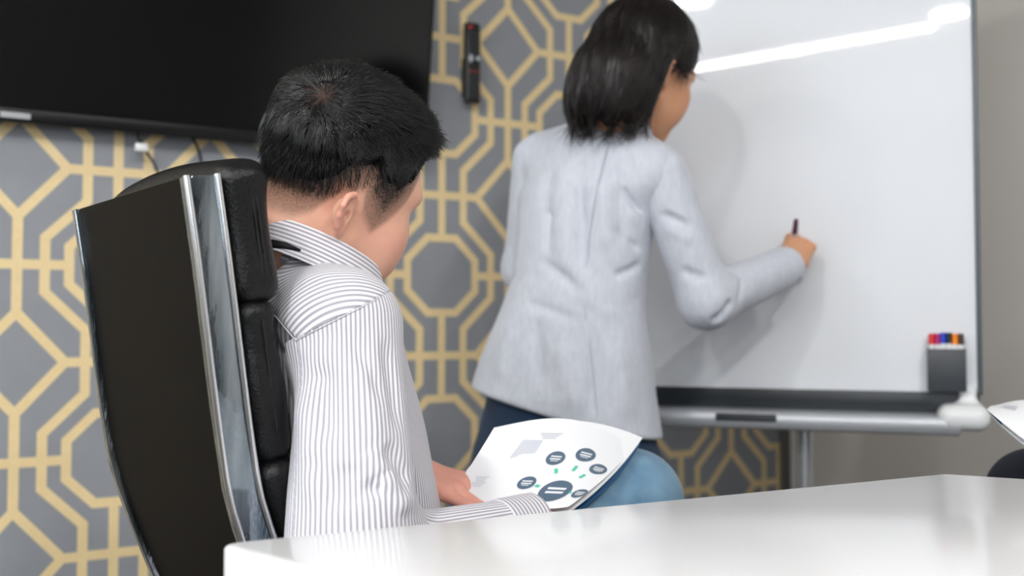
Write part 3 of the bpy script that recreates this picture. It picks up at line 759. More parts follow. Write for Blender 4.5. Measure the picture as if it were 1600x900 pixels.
def add_point_attr(o, name, vals):
    at = o.data.attributes.new(name, 'FLOAT', 'POINT'); at.data.foreach_set('value', vals.astype(np.float32))
def verts_np(o):
    v = np.empty(len(o.data.vertices)*3, dtype=np.float32); o.data.vertices.foreach_get('co', v); return v.reshape(-1, 3)
def sstep(x, a, b):
    t = np.clip((x-a)/(b-a), 0, 1); return t*t*(3-2*t)

def strands(name, roots, dirs, norms, length, m, parent, K=6, radius=0.00045, droop=0.0, wave=0.0, lift=0.3, settle=None):
    """hair: three-sided tapering strands, all in one mesh"""
    n = len(roots); p = roots.astype(np.float64).copy(); d = dirs+norms*lift; d /= np.linalg.norm(d, axis=1)[:, None]
    P_ = [p.copy()]; step = (length/(K-1))[:, None]
    ph = rng.uniform(0, 6.28, n)
    for k in range(1, K):
        dd = d + norms*(-lift*0.75*k/K) + A((0, 0, -1))*droop*k/K
        side = np.cross(dd, norms); dd = dd + side*(wave*np.sin(ph+k*1.3))[:, None]
        dd /= np.linalg.norm(dd, axis=1)[:, None]; p = p+dd*step
        if settle is not None: p = settle(p)
        P_.append(p.copy())
    P_ = np.stack(P_, 1)                                     # n,K,3
    T = np.gradient(P_, axis=1); T /= np.linalg.norm(T, axis=2)[..., None]+1e-9
    S = np.cross(T, norms[:, None, :]); S /= np.linalg.norm(S, axis=2)[..., None]+1e-9; U = np.cross(T, S)
    rad = radius*(1-0.85*np.linspace(0, 1, K)**1.5)[None, :, None]
    V = np.stack([P_+rad*(S*math.cos(a)+U*math.sin(a)) for a in (0, 2.094, 4.189)], 2)     # n,K,3,3
    base = (np.arange(n)*K*3)[:, None, None]+(np.arange(K-1)*3)[None, :, None]
    j = np.arange(3)[None, None, :]; j2 = (j+1) % 3
    Q = np.stack([base+j, base+j2, base+3+j2, base+3+j], -1).reshape(-1, 4)
    return np_mesh(name, V.reshape(-1, 3), Q, m, parent)

# ================================================================== THE SEATED MAN
YM = math.radians(42); FM = Vector((math.cos(YM), math.sin(YM), 0)); RM = Vector((math.sin(YM), -math.cos(YM), 0))
man = None
HO = Vector((-0.226, 1.252, 1.112)); HS = 1.06
HB = basis(math.radians(44), math.radians(15), math.radians(17)); HBn = npM(HB)
def to_head(p): return (p-A(HO))@HBn/HS
def from_head(v): return HO + HB @ (Vector(v)*HS)
CH = Vector((-0.262, 1.285, 0))                      # chest axis
SHR = CH+RM*0.160-FM*0.045+Vector((0, 0, 0.962)); SHL = CH-RM*0.165+Vector((0, 0, 0.965))
ELR = P(552, 880, 1.075); WRR = P(830, 820, 1.25)
ELL = CH-RM*0.20+FM*0.10+Vector((0, 0, 0.70)); WRL = P(640, 736, 1.36)
NK = [from_head((0, -0.025, -0.04)), from_head((0, -0.045, -0.10)), Vector((-0.268, 1.262, 0.985))]
# left hand: back of the hand up, thumb over the page, fingers under it
def frame(y, zhint):
    y = Vector(y).normalized(); z = Vector(zhint); z = (z-y*z.dot(y)).normalized(); x = y.cross(z); return Matrix((x, y, z)).transposed()
LHd = P(740, 772, 1.31)-WRL
LHR = frame(LHd, (0.15, -0.25, 0.95))
# the left hand's thumb lies on the side nearer the camera (+x of its frame)
LHP = hand_parts(1, [(0.10, 0.22, 0.15), (0.25, 0.3, 0.2), (0.35, 0.35, 0.3), (0.45, 0.4, 0.3)], [(0.022, 0.020, -0.006), (0.047, 0.045, -0.010), (0.060, 0.074, -0.013), (0.064, 0.104, -0.016)], sc=0.92)
RHd = P(885, 840, 1.31)-WRR
RHR = frame(RHd, (0.25, 0.35, -0.9))      # palm up, under the booklet
RHP = hand_parts(-1, [(0.04, 0.08, 0.06), (0.02, 0.08, 0.06), (0.04, 0.10, 0.08), (0.08, 0.12, 0.10)], [(0.018, 0.015, 0.0), (0.038, 0.035, -0.004), (0.050, 0.056, -0.010), (0.054, 0.078, -0.014)])
def man_body(p):
    d = head_local(to_head(p))*HS
    d = smin(d, chain(p, NK, [0.054, 0.051, 0.050], 0.02), 0.028)
    sh = rc(p, SHL+RM*0.03+Vector((0, 0, -0.03)), SHR-RM*0.03+Vector((0, 0, -0.03)), 0.038)
    d = smin(d, sh, 0.05)
    d = smin(d, loft(p, YM, [0.5, 0.62, 0.78, 0.92, 0.99], [-0.245, -0.240, -0.262, -0.274, -0.264], [1.31, 1.32, 1.315, 1.30, 1.275], [0.12, 0.12, 0.12, 0.11, 0.07], [0.09, 0.10, 0.085, 0.065, 0.045]), 0.04)
    for S_, E_, W_ in ((SHR, ELR, WRR), (SHL, ELL, WRL)):
        d = smin(d, chain(p, [S_+Vector((0, 0, -0.03)), E_, W_], [0.045, 0.036, 0.026], 0.02), 0.03)
    d = smin(d, hand_sdf(p, WRL, LHR, LHP, 1, 0.92), 0.012)
    d = smin(d, hand_sdf(p, WRR, RHR, RHP, -1), 0.012)
    return d
HLY = [-0.12, -0.06, -0.045, -0.030, -0.006, 0.004, 0.026, 0.040, 0.056, 0.070, 0.078, 0.12]
HLZ = [-0.050, -0.044, -0.030, 0.002, 0.014, -0.010, -0.028, -0.006, 0.022, 0.060, 0.080, 0.080]
def stubble(v):
    q = to_head(v); hl = np.interp(q[:, 1], HLY, HLZ); z = q[:, 2]
    side = np.abs(q[:, 0])
    dn = sstep(z-hl, -0.004, 0.012)*(0.55+0.45*sstep(z-hl, 0.01, 0.05))
    r = np.sqrt((q*q).sum(1))
    dn = dn*(r < 0.2)*(z > -0.09)
    ear = (side > 0.0790) & (z < 0.014) & (np.abs(q[:, 1]+0.024) < 0.022)
    dn[ear] = 0
    brow = np.exp(-(((side-0.032)/0.016)**2+((z-0.034)/0.005)**2))*(q[:, 1] > 0.06)
    return np.maximum(dn, brow*0.9)
def blush_m(v):
    q = to_head(v); b = np.zeros(len(v), dtype=np.float32)
    b += 0.55*np.exp(-(((np.abs(q[:, 0])-0.05)/0.025)**2+((q[:, 2]+0.025)/0.025)**2)-((q[:, 1]-0.06)/0.04)**2)
    b += 0.5*((np.abs(q[:, 0]) > 0.083) & (np.abs(q[:, 2]) < 0.04))
    b += 0.6*(v[:, 2] < 0.8)
    lips = np.exp(-((q[:, 0]/0.024)**2+((q[:, 2]+0.059)/0.012)**2))*(q[:, 1] > 0.085)
    return b+lips
man = mesh_sdf('person', man_body, (-0.62, 1.0, 0.48), (0.18, 1.68, 1.30), 0.0027, M['skin_m'], None, {'stubble': stubble, 'blush': blush_m})
tag(man, 'man in a striped shirt sitting in the black chair, reading a printed booklet', 'person')

# hair: a dark undercoat, then strands swept away from the whorl
WH = (0.036, -0.080, 0.095)
def hair_shell(p):
    q = to_head(p); hl = np.interp(q[:, 1], HLY, HLZ)
    d = ell(q, (0, -0.008, 0.047), (0.079, 0.100, 0.091))
    grow = 0.008*sstep(q[:, 2], 0.05, 0.11)+0.006*sstep(q[:, 1], -0.02, 0.07)*sstep(q[:, 2], 0.07, 0.12)+0.0015*np.sin(q[:, 0]*210)*np.sin(q[:, 1]*170+2)
    wh = np.sqrt(((q-A(WH))**2).sum(1)); grow = grow-0.006*np.exp(-(wh/0.022)**2)
    d = d-grow
    up = hl+0.040-0.02*sstep(q[:, 1], 0.03, 0.07)
    d = smax(d, (up-q[:, 2])*0.7, 0.018)
    return d*HS
hair = mesh_sdf('hair', hair_shell, (-0.42, 1.08, 1.0), (-0.03, 1.44, 1.33), 0.003, M['hair_base'], man, {'whorl': lambda v: np.exp(-(np.linalg.norm(to_head(v)-A(WH), axis=1)/0.017)**2)})
e_ = 0.003
def grad(f, v):
    v = v.astype(np.float32); d0 = f(v); G = np.stack([f(v+A(e_*np.eye(3)[k]))-d0 for k in range(3)], 1)/e_
    return G/(np.linalg.norm(G, axis=1)[:, None]+1e-6), d0
def sample_head(n, keep):
    out = []
    while sum(len(o) for o in out) < n:
        u = rng.normal(size=(n, 3)); u /= np.linalg.norm(u, axis=1)[:, None]
        q = u*A((0.078, 0.099, 0.089))+A((0, -0.007, 0.046)); hl = np.interp(q[:, 1], HLY, HLZ)
        out.append(q[keep(q, hl)])
    q = np.concatenate(out)[:n]; nn = (q-A((0, -0.007, 0.046)))/A((0.078, 0.099, 0.089))**2
    return q, nn/np.linalg.norm(nn, axis=1)[:, None]
def swirl(q, nn):
    t = q-A(WH); r = np.linalg.norm(t, axis=1)[:, None]
    t = t-nn*(t*nn).sum(1)[:, None]; t /= np.linalg.norm(t, axis=1)[:, None]+1e-9
    sw = np.cross(nn, t)*0.55*np.exp(-r/0.03)
    fwd = A((0.15, 1, 0.05))*(sstep(q[:, 2], 0.07, 0.11)*sstep(q[:, 1], -0.06, 0.0))[:, None]*0.9
    down = A((0, 0.12, -1))*sstep(0.085-q[:, 2], 0, 0.05)[:, None]*1.2
    t = t+sw+fwd+down; t = t-nn*(t*nn).sum(1)[:, None]
    return t/np.linalg.norm(t, axis=1)[:, None]
def place(q, nn, dd): R_ = HBn.T; return (q*HS)@R_+A(HO), nn@R_, dd@R_
q, nn = sample_head(16000, lambda q, hl: (q[:, 2] > np.maximum(hl+0.036, 0.048)) & (rng.uniform(size=len(q)) < 0.3+0.7*sstep(np.linalg.norm(q-A(WH), axis=1), 0.006, 0.024)))
dd = swirl(q, nn)+rng.normal(size=q.shape)*0.13
whd = np.linalg.norm(q-A(WH), axis=1)
# tufts: neighbouring strands lean the same way
cell = np.floor(q/0.012).astype(int); hsh = (cell[:, 0]*73856093 ^ cell[:, 1]*19349663 ^ cell[:, 2]*83492791) & 1023
tv1 = rng.normal(size=(1024, 3))[hsh]; dd = dd+tv1*0.22; dd = dd-nn*(dd*nn).sum(1)[:, None]*0.55
front = sstep(q[:, 1], 0.0, 0.08)*sstep(q[:, 2], 0.07, 0.11)
ln = (0.022+0.018*sstep(q[:, 2], 0.08, 0.12)+0.008*front)*rng.uniform(0.75, 1.15, len(q))*(0.45+0.55*sstep(whd, 0.0, 0.035))
a_, b_, c_ = place(q+nn*(0.004+0.004*front[:, None]), nn, dd)
lf = (0.12+0.10*sstep(q[:, 2], 0.08, 0.12)+0.45*front)[:, None]*(0.2+0.8*sstep(whd, 0.005, 0.035))[:, None]
maxh = 0.0035+0.012*sstep(q[:, 2], 0.07, 0.12)*sstep(whd, 0.01, 0.05)*rng.uniform(0.3, 1.0, len(q))+0.022*front*rng.uniform(0.1, 1, len(q))
def settle_m(p):
    n_, d0 = grad(hair_shell, p); return p-n_*(d0-np.clip(d0, 0.0004, maxh))[:, None]
strands('hair_strands', a_, c_+b_*lf, b_, ln, M['hair'], hair, K=7, radius=0.00062, lift=0.10, wave=0.10, settle=settle_m)['kind'] = 'stuff'
# cropped sides and nape
q, nn = sample_head(6500, lambda q, hl: (q[:, 2] < np.maximum(hl+0.06, 0.07)) & (q[:, 2] > hl+0.002) & ~((np.abs(q[:, 0]) > 0.068) & (q[:, 2] < 0.012) & (np.abs(q[:, 1]+0.026) < 0.02)))
hl = np.interp(q[:, 1], HLY, HLZ)
dd = swirl(q, nn)+rng.normal(size=q.shape)*0.18
ln = (0.003+0.012*sstep(q[:, 2]-hl, 0.0, 0.06))*rng.uniform(0.7, 1.2, len(q))
a_, b_, c_ = place(q+nn*-0.002, nn, dd)
strands('cropped_hair', a_, c_, b_, ln+0.002, M['hair'], hair, K=3, radius=0.0003, lift=0.45)['kind'] = 'stuff'

# --- shirt: body, yoke, sleeves, collar
CC = Vector((-0.254, 1.245, 1.022))
CT = npM(basis(YM, math.radians(24), math.radians(4)))
def seat_fold(p, d, items):
    for a, b, w_, am in items: d = d+bumpseg(p, a, b, w_, am)
    return d
def torso_m(p):
    zs = [0.52, 0.60, 0.70, 0.80, 0.90, 0.965, 1.000, 1.03]
    cx = [-0.245, -0.240, -0.248, -0.262, -0.274, -0.270, -0.264, -0.260]; cy = [1.318, 1.325, 1.325, 1.318, 1.300, 1.285, 1.272, 1.265]
    d = loft(p, YM, zs, cx, cy, [0.172, 0.172, 0.168, 0.164, 0.158, 0.140, 0.100, 0.060], [0.140, 0.144, 0.140, 0.126, 0.112, 0.098, 0.080, 0.060], 2.4)
    d = smin(d, rc(p, SHL+Vector((0, 0, -0.008)), SHR-RM*0.035+Vector((0, 0, -0.012)), 0.050, 0.044), 0.06)
    d = smin(d, rc(p, NK[2]+Vector((0, 0, 0.015)), SHR-RM*0.03+Vector((0, 0, -0.008)), 0.052, 0.046), 0.05)
    d = smin(d, rc(p, NK[2]+Vector((0, 0, 0.015)), SHL+Vector((0, 0, -0.01)), 0.052, 0.052), 0.05)
    d = smin(d, rc(p, NK[2]-FM*0.012+Vector((0, 0, -0.02)), CC+Vector((0.004, 0.006, 0.004)), 0.092, 0.064), 0.03)
    d = smin(d, rc(p, NK[2]-FM*0.035-RM*0.01+Vector((0, 0, -0.03)), CC-FM*0.032-RM*0.01+Vector((0, 0, 0.004)), 0.062, 0.046), 0.03)
    return d
def shirt_body(p):
    d = torso_m(p)
    d = seat_fold(p, d, [(P(420, 480, 1.16), P(470, 640, 1.13), 0.012, -0.006), (P(600, 520, 1.2), P(660, 760, 1.22), 0.014, 0.006),
                         (P(625, 560, 1.2), P(670, 740, 1.22), 0.010, -0.005), (P(640, 640, 1.2), P(690, 780, 1.22), 0.012, 0.006),
                         (P(430, 420, 1.12), P(540, 440, 1.10), 0.012, 0.004)])
    d = d+0.0022*np.sin(p[:, 2]*38+p[:, 0]*30+2*np.sin(p[:, 1]*25))*sstep(0.92-p[:, 2], 0, 0.1)
    d = smax(d, ((p-A(CC))@CT)[:, 2]+0.009, 0.004)
    neck = chain(p, [NK[0], NK[1], NK[2]+Vector((0, 0, 0.0))], [0.056, 0.058, 0.060], 0.02)
    return smax(d, -neck, 0.006)
def sleeve(S_, E_, W_, folds, r=(0.066, 0.064, 0.050, 0.036)):
    S_, E_, W_ = Vector(S_), Vector(E_), Vector(W_); W2 = E_+(W_-E_)*0.93
    def f(p):
        d = rc(p, S_+Vector((0, 0, -0.018)), E_, r[0], r[1]); d = smin(d, rc(p, E_, W2, r[2], r[3]), 0.035)
        cut = (p-A(W2))@A((W_-E_).normalized()); d = smax(d, cut, 0.006)
        open_ = rc(p, W2-(W_-E_).normalized()*0.02, W2+(W_-E_).normalized()*0.05, r[3]-0.004); d = smax(d, -open_, 0.003)
        return seat_fold(p, d, folds)
    return f
def wrap_stripe(a, b, ref):
    a, b = Vector(a), Vector(b); ax = (b-a).normalized(); x = Vector(ref); x = (x-ax*x.dot(ax)).normalized(); y = ax.cross(x)
    def g(v):
        q = v-A(a); return np.arctan2(q@A(y), q@A(x))*0.066
    return g
shirt = empty('shirt'); shirt.parent = man
axF = RM*0.9-FM*0.1+Vector((0, 0, -0.25))
# yoke line: stripes run across the shoulders above it and down the body below it
fr = [((505, 560), (520, 700), 0.012, -0.007), ((560, 540), (590, 720), 0.014, 0.006), ((540, 500), (600, 640), 0.010, -0.005), ((600, 520), (625, 680), 0.009, -0.007),
      ((470, 600), (500, 800), 0.016, 0.006), ((590, 740), (640, 800), 0.012, 0.010), ((560, 760), (640, 775), 0.009, -0.009), ((535, 720), (560, 800), 0.010, -0.007), ((575, 700), (600, 745), 0.010, 0.006),
      ((450, 560), (450, 780), 0.012, -0.005), ((600, 690), (640, 760), 0.010, -0.008), ((470, 540), (545, 520), 0.009, -0.004), ((460, 560), (520, 600), 0.010, -0.004), ((480, 700), (540, 800), 0.012, -0.005), ((610, 790), (650, 785), 0.008, 0.006)]
arm0 = sleeve(SHR+RM*0.004, ELR, WRR, [], (0.057, 0.074, 0.046, 0.035))
def ray_hit(f, px, py, t0, t1):
    o = A((0, 0, EYE)); d = A(P(px, py, 1.0))-o; t = t0
    for _ in range(80):
        e = float(f((o+d*t)[None].astype(np.float32))[0])
        if e < 0.0005 or t > t1: break
        t += max(e*0.7, 0.0004)
    return Vector((o+d*min(t, t1)).tolist())
fr = [(ray_hit(arm0, *a, 0.9, 1.12), ray_hit(arm0, *b, 0.9, 1.12), w_, am) for a, b, w_, am in fr]
def img_plane(a, b, Z):
    """plane through two seam points and the line of sight between them; positive below-right of a->b"""
    pa, pb = P(a[0], a[1], Z), P(b[0], b[1], Z); v = (pa+pb)/2-Vector((0, 0, EYE)); n = (pb-pa).cross(v).normalized()
    if n.z > 0: n = -n
    return lambda p: (p-A(pa))@A(n)
pl1 = img_plane((592, 466), (462, 532), 1.08)
pl2 = img_plane((424, 487), (466, 532), 1.08)
arm_r = sleeve(SHR+RM*0.004, ELR, WRR, fr, (0.057, 0.074, 0.046, 0.035))
def yoke_f(p):
    d = smin(shirt_body(p), arm_r(p), 0.05)-0.0008
    d = smax(d, pl1(p), 0.002)
    ex = np.minimum(0.925+0.035-p[:, 2], pl2(p))          # below the back yoke seam and left of the shoulder
    return smax(smax(d, ex, 0.002), 0.90-p[:, 2], 0.002)
def around(v):
    q = v-A((-0.235, 1.31, 0)); x = q@A(RM); y = q@A(FM); return np.arctan2(-x/1.2, -y)*0.16+0.02*v[:, 2]
yk = mesh_sdf('shirt_body', shirt_body, (-0.52, 1.02, 0.50), (0.08, 1.62, 1.10), 0.0035, M['shirt'], shirt, {'stripe': around})
yo = mesh_sdf('yoke', yoke_f, (-0.52, 1.02, 0.88), (0.08, 1.62, 1.12), 0.003, M['shirt'], shirt,
              {'stripe': lambda v: np.sqrt((((v-A(CC+Vector((0.01, 0.03, 0.055))))*A((1, 1, 1)))**2).sum(1))})
def sleeve_r(p):
    a = arm_r(p); d = smin(a, shirt_body(p), 0.05)-0.0003
    return np.where(pl1(p) > -0.004, np.maximum(np.maximum(d, a-0.012), -pl1(p)-0.003), np.maximum(d, -pl1(p)-0.003))
sl_r = mesh_sdf('sleeve', lambda p: sleeve_r(p), (-0.30, 0.95, 0.60), (0.09, 1.34, 1.05), 0.0032, M['shirt'], shirt,
                {'stripe': lambda v: np.where(rc(v, SHR, ELR, 0.074, 0.074) < rc(v, ELR, WRR, 0.05, 0.036), wrap_stripe(SHR, ELR, FM)(v), wrap_stripe(ELR, WRR, (0, 0, 1))(v)*0.72)})
sl_l = mesh_sdf('sleeve', sleeve(SHL, ELL, WRL, []), (-0.55, 1.25, 0.60), (-0.02, 1.62, 1.06), 0.004, M['shirt'], shirt, {'stripe': wrap_stripe(SHL, ELL, FM)})
for E_, W_, r_ in ((ELR, WRR, 0.0370), (ELL, WRL, 0.0385)):
    ax = (W_-E_).normalized(); c = E_+(W_-E_)*0.90; a, b = c-ax*0.028, c+ax*0.030
    def cf(p, a=a, b=b, ax=ax, r_=r_):
        t = (p-A(a))@A(ax); L = (b-a).length; q = p-A(a)-t[:, None]*A(ax); rr = np.sqrt((q*q).sum(1))
        return smax(smax(np.abs(rr-r_)-0.0022, -t, 0.002), t-L, 0.002)
    lo = [min(a[i], b[i])-0.05 for i in range(3)]; hi = [max(a[i], b[i])+0.05 for i in range(3)]
    mesh_sdf('cuff', cf, lo, hi, 0.0022, M['shirt'], shirt, {'stripe': (lambda v, a=a, ax=ax: (v-A(a))@A(ax))})
# collar: a folded band around the neck, higher at the back
def collar(p):
    q = (p-A(CC))@CT; x, y, z = q[:, 0], q[:, 1], q[:, 2]
    ang = np.arctan2(x, -y); a_ = 0.072; b_ = 0.080
    k0 = np.sqrt((x/a_)**2+((y-0.005)/b_)**2); rr = (k0-1)*0.076
    slope = 0.52*(0.028-z)                # outer fall leans outwards towards its hem
    outer = np.abs(rr-slope-0.002)-0.0026
    outer = smax(outer, np.abs(z-0.006)-0.0235, 0.003)
    inner = np.abs(rr+0.003)-0.0016; inner = smax(inner, np.abs(z-0.004)-0.026, 0.003)
    d = smin(outer, inner, 0.004)
    gap = np.abs(ang)-2.75                 # opening at the throat
    return smax(d, gap*0.05, 0.004)
mesh_sdf('collar', collar, (-0.40, 1.11, 0.95), (-0.12, 1.39, 1.12), 0.0017, M['shirt'], shirt,
         {'stripe': lambda v: ((v-A(CC))@CT)[:, 2]*1.05})
# stitched seams: yoke edge over the right shoulder, armhole
def snap(f, pts, off=0.001):
    out = []
    for p in pts:
        v = np.array([list(p)], dtype=np.float32)
        for _ in range(8):
            d0 = f(v); G = np.stack([f(v+A(0.002*np.eye(3)[k]))-d0 for k in range(3)], 1)/0.002
            v = v-(d0-off)[:, None]*G/((G*G).sum(1)[:, None]+1e-3)
        out.append(Vector(v[0].tolist()))
    return out
allshirt = lambda p: smin(shirt_body(p), arm_r(p), 0.05)-0.0008
M['seam'] = mat('grey_stitching', srgb(186, 184, 192), 0.8)
def seam_line(name, pts):
    pp = []
    for k in range(len(pts)-1):
        for t_ in range(5): pp.append((pts[k][0]+(pts[k+1][0]-pts[k][0])*t_/5, pts[k][1]+(pts[k+1][1]-pts[k][1])*t_/5))
    out = []
    for x, y in pp+[pts[-1]]:
        o = A((0, 0, EYE)); d = A(P(x, y, 1.0))-o; t_ = 0.8
        for _ in range(60):
            e = float(allshirt((o+d*t_)[None].astype(np.float32))[0])
            if e < 0.0004: break
            t_ += e*0.8
        if t_ < 1.5: out.append(Vector((o+d*t_).tolist()))
    tube(name, out, 0.0008, M['seam'], shirt, seg=6, res=2)
seam_line('yoke_seam', [(592, 466), (462, 532)]); seam_line('yoke_seam', [(424, 487), (462, 532)])
# black lanyard strap coming out from under the collar
un_f = lambda p: np.minimum(np.minimum(shirt_body(p), yoke_f(p)), collar(p))
st = [ray_hit(un_f, x, y, 0.9, 1.3)+Vector((0, -0.0015, 0)) for x, y in ((372, 388), (400, 384), (425, 381), (448, 384), (470, 391))]
bm = bmesh.new(); pr = None
for i, p in enumerate(st):
    wd = (0.0052, 0.0060, 0.0055, 0.004, 0.0012)[i]; u = Vector((0, 0.2, 1)).normalized()
    ring = [bm.verts.new(p+u*wd+Vector((0, -0.002, 0))), bm.verts.new(p-u*wd+Vector((0, -0.002, 0))), bm.verts.new(p-u*wd+Vector((0, 0.001, 0))), bm.verts.new(p+u*wd+Vector((0, 0.001, 0)))]
    if pr:
        for k in range(4): bm.faces.new((pr[k], pr[(k+1) % 4], ring[(k+1) % 4], ring[k]))
    pr = ring
bmesh.ops.recalc_face_normals(bm, faces=bm.faces[:])
from_bm('lanyard', bm, M['strap'], man)

# --- jeans and shoes: right leg crossed over the left
KR = P(985, 783, 1.50); HPR = Vector((-0.155, 1.25, 0.565)); HPL = Vector((-0.295, 1.43, 0.565))
KL = Vector((0.00, 1.66, 0.50)); AL = Vector((0.0, 1.64, 0.12)); AR = Vector((-0.09, 1.74, 0.575))
def jeans_m(p):
    d = rc(p, HPL, HPR, 0.095)
    d = smin(d, rc(p, HPR, KR, 0.088, 0.068), 0.04); d = smin(d, rc(p, HPL, KL, 0.088, 0.066), 0.04)
    d = smin(d, rc(p, KR, AR, 0.064, 0.046), 0.03); d = smin(d, rc(p, KL, AL, 0.062, 0.048), 0.03)
    d = smin(d, ell(p, KR+Vector((0, 0, 0.0)), (0.076, 0.072, 0.074)), 0.02)
    return d
jn = mesh_sdf('jeans', jeans_m, (-0.52, 1.05, 0.06), (0.32, 2.0, 0.80), 0.006, M['jeans_light'], man)
def shoe(name, heel, toe, parent, m):
    heel, toe = Vector(heel), Vector(toe); R_ = frame(toe-heel, (0, 0, 1)); L = (toe-heel).length; Rn = npM(R_)
    def f(p):
        q = (p-A(heel))@Rn
        d = rc(q, (0, 0.02, 0.045), (0, L*0.75, 0.03), 0.036, 0.036); d = smin(d, ell(q, (0, L*0.8, 0.022), (0.044, 0.07, 0.026)), 0.02)
        d = smin(d, rc(q, (0, 0.02, 0.04), (0, 0.02, 0.085), 0.036, 0.038), 0.02)
        return smax(d, -q[:, 2], 0.004)
    lo = [min(heel[i], toe[i])-0.14 for i in range(3)]; hi = [max(heel[i], toe[i])+0.16 for i in range(3)]
    return mesh_sdf(name, f, lo, hi, 0.006, m, parent)
shoe('shoe', AL+Vector((-0.03, -0.03, -0.119)), AL+Vector((0.09, 0.10, -0.119)), man, M['black_plastic'])
shoe('shoe', AR+Vector((0.02, -0.02, -0.05)), AR+Vector((-0.09, 0.13, -0.03)), man, M['black_plastic'])

# ================================================================== BOOKLETS
def bez_patch(ctrl):
    R_, Cn = len(ctrl), len(ctrl[0])
    def bern(n, t): return [math.comb(n, i)*t**i*(1-t)**(n-i) for i in range(n+1)]
    def S(u, v):
        bu, bv = bern(Cn-1, u), bern(R_-1, v); p = Vector((0, 0, 0))
        for i in range(R_):
            for j in range(Cn): p += ctrl[i][j]*bv[i]*bu[j]
        return p
    return S
def sheet(name, S, m, parent, nu=28, nv=18, th=0.0005):
    bm = bmesh.new(); g = []
    N = lambda u, v: (S(min(u+.01, 1), v)-S(max(u-.01, 0), v)).cross(S(u, min(v+.01, 1))-S(u, max(v-.01, 0))).normalized()
    for s_ in (0, 1):
        g.append([[bm.verts.new(S(i/nu, j/nv)-N(i/nu, j/nv)*th*s_) for i in range(nu+1)] for j in range(nv+1)])
    for s_ in (0, 1):
        for j in range(nv):
            for i in range(nu): bm.faces.new((g[s_][j][i], g[s_][j][i+1], g[s_][j+1][i+1], g[s_][j+1][i]) if s_ == 0 else (g[s_][j][i], g[s_][j+1][i], g[s_][j+1][i+1], g[s_][j][i+1]))
    for i in range(nu):
        for j in (0, nv): bm.faces.new((g[0][j][i], g[0][j][i+1], g[1][j][i+1], g[1][j][i]))
    for j in range(nv):
        for i in (0, nu): bm.faces.new((g[0][j][i], g[0][j+1][i], g[1][j+1][i], g[1][j][i]))
    bmesh.ops.recalc_face_normals(bm, faces=bm.faces[:])
    return from_bm(name, bm, m, parent, angle=50)
def project(p):
    d = p-Vector((0, 0, EYE)); dep = d.y*math.cos(PITCH)+d.z*math.sin(PITCH); up = -d.y*math.sin(PITCH)+d.z*math.cos(PITCH)
    return 800+FPX*d.x/dep, 450-FPX*up/dep
def uv_at(S, px, py):
    best = (1e9, 0, 0)
    for i in range(61):
        for j in range(61):
            x, y = project(S(i/60, j/60)); e = (x-px)**2+(y-py)**2
            if e < best[0]: best = (e, i/60, j/60)
    return best[1], best[2]
def decal(bm, S, outline, lift=0.0006):
    """flat print: a fan of points given in the page's own u,v"""
    def N(u, v): 
        n = (S(min(u+.01, 1), v)-S(max(u-.01, 0), v)).cross(S(u, min(v+.01, 1))-S(u, max(v-.01, 0))).normalized()
        return n if n.dot(Vector((0, -1, 1))) > 0 else -n
    cu = sum(o[0] for o in outline)/len(outline); cv = sum(o[1] for o in outline)/len(outline)
    c = bm.verts.new(S(cu, cv)+N(cu, cv)*lift); r = [bm.verts.new(S(u, v)+N(u, v)*lift) for u, v in outline]
    for i in range(len(r)): bm.faces.new((c, r[i], r[(i+1) % len(r)]))
def ctrl_pts(rows): return [[P(*c) for c in r] for r in rows]
front = bez_patch(ctrl_pts([
    [(697, 782, 1.31), (760, 796, 1.28), (830, 800, 1.27), (888, 792, 1.30)],
    [(728, 742, 1.35), (805, 735, 1.33), (875, 735, 1.33), (950, 748, 1.37)],
    [(772, 668, 1.36), (838, 655, 1.37), (905, 632, 1.41), (990, 700, 1.45)]]))
bk = empty('booklet', (0, 0, 0), 0, 'open white booklet with a diagram of slate blue circles, in the seated man\'s hands', 'booklet')
sheet('page', front, M['paper'], bk)
under = bez_patch(ctrl_pts([
    [(690, 772, 1.33), (760, 800, 1.30), (830, 806, 1.29), (893, 798, 1.315)],
    [(728, 745, 1.365), (805, 742, 1.345), (875, 742, 1.345), (958, 752, 1.385)],
    [(774, 672, 1.372), (838, 660, 1.382), (905, 640, 1.425), (1004, 684, 1.465)]]))
sheet('page', under, M['paper'], bk)
cov = bez_patch(ctrl_pts([
    [(700, 786, 1.35), (760, 806, 1.32), (830, 812, 1.31), (895, 804, 1.335)],
    [(730, 750, 1.385), (805, 748, 1.365), (880, 748, 1.365), (965, 760, 1.405)],
    [(778, 676, 1.392), (840, 668, 1.402), (905, 652, 1.445), (1000, 694, 1.485)]]))
sheet('cover', cov, M['print_blue'], bk)['label'] = 'blue back cover'
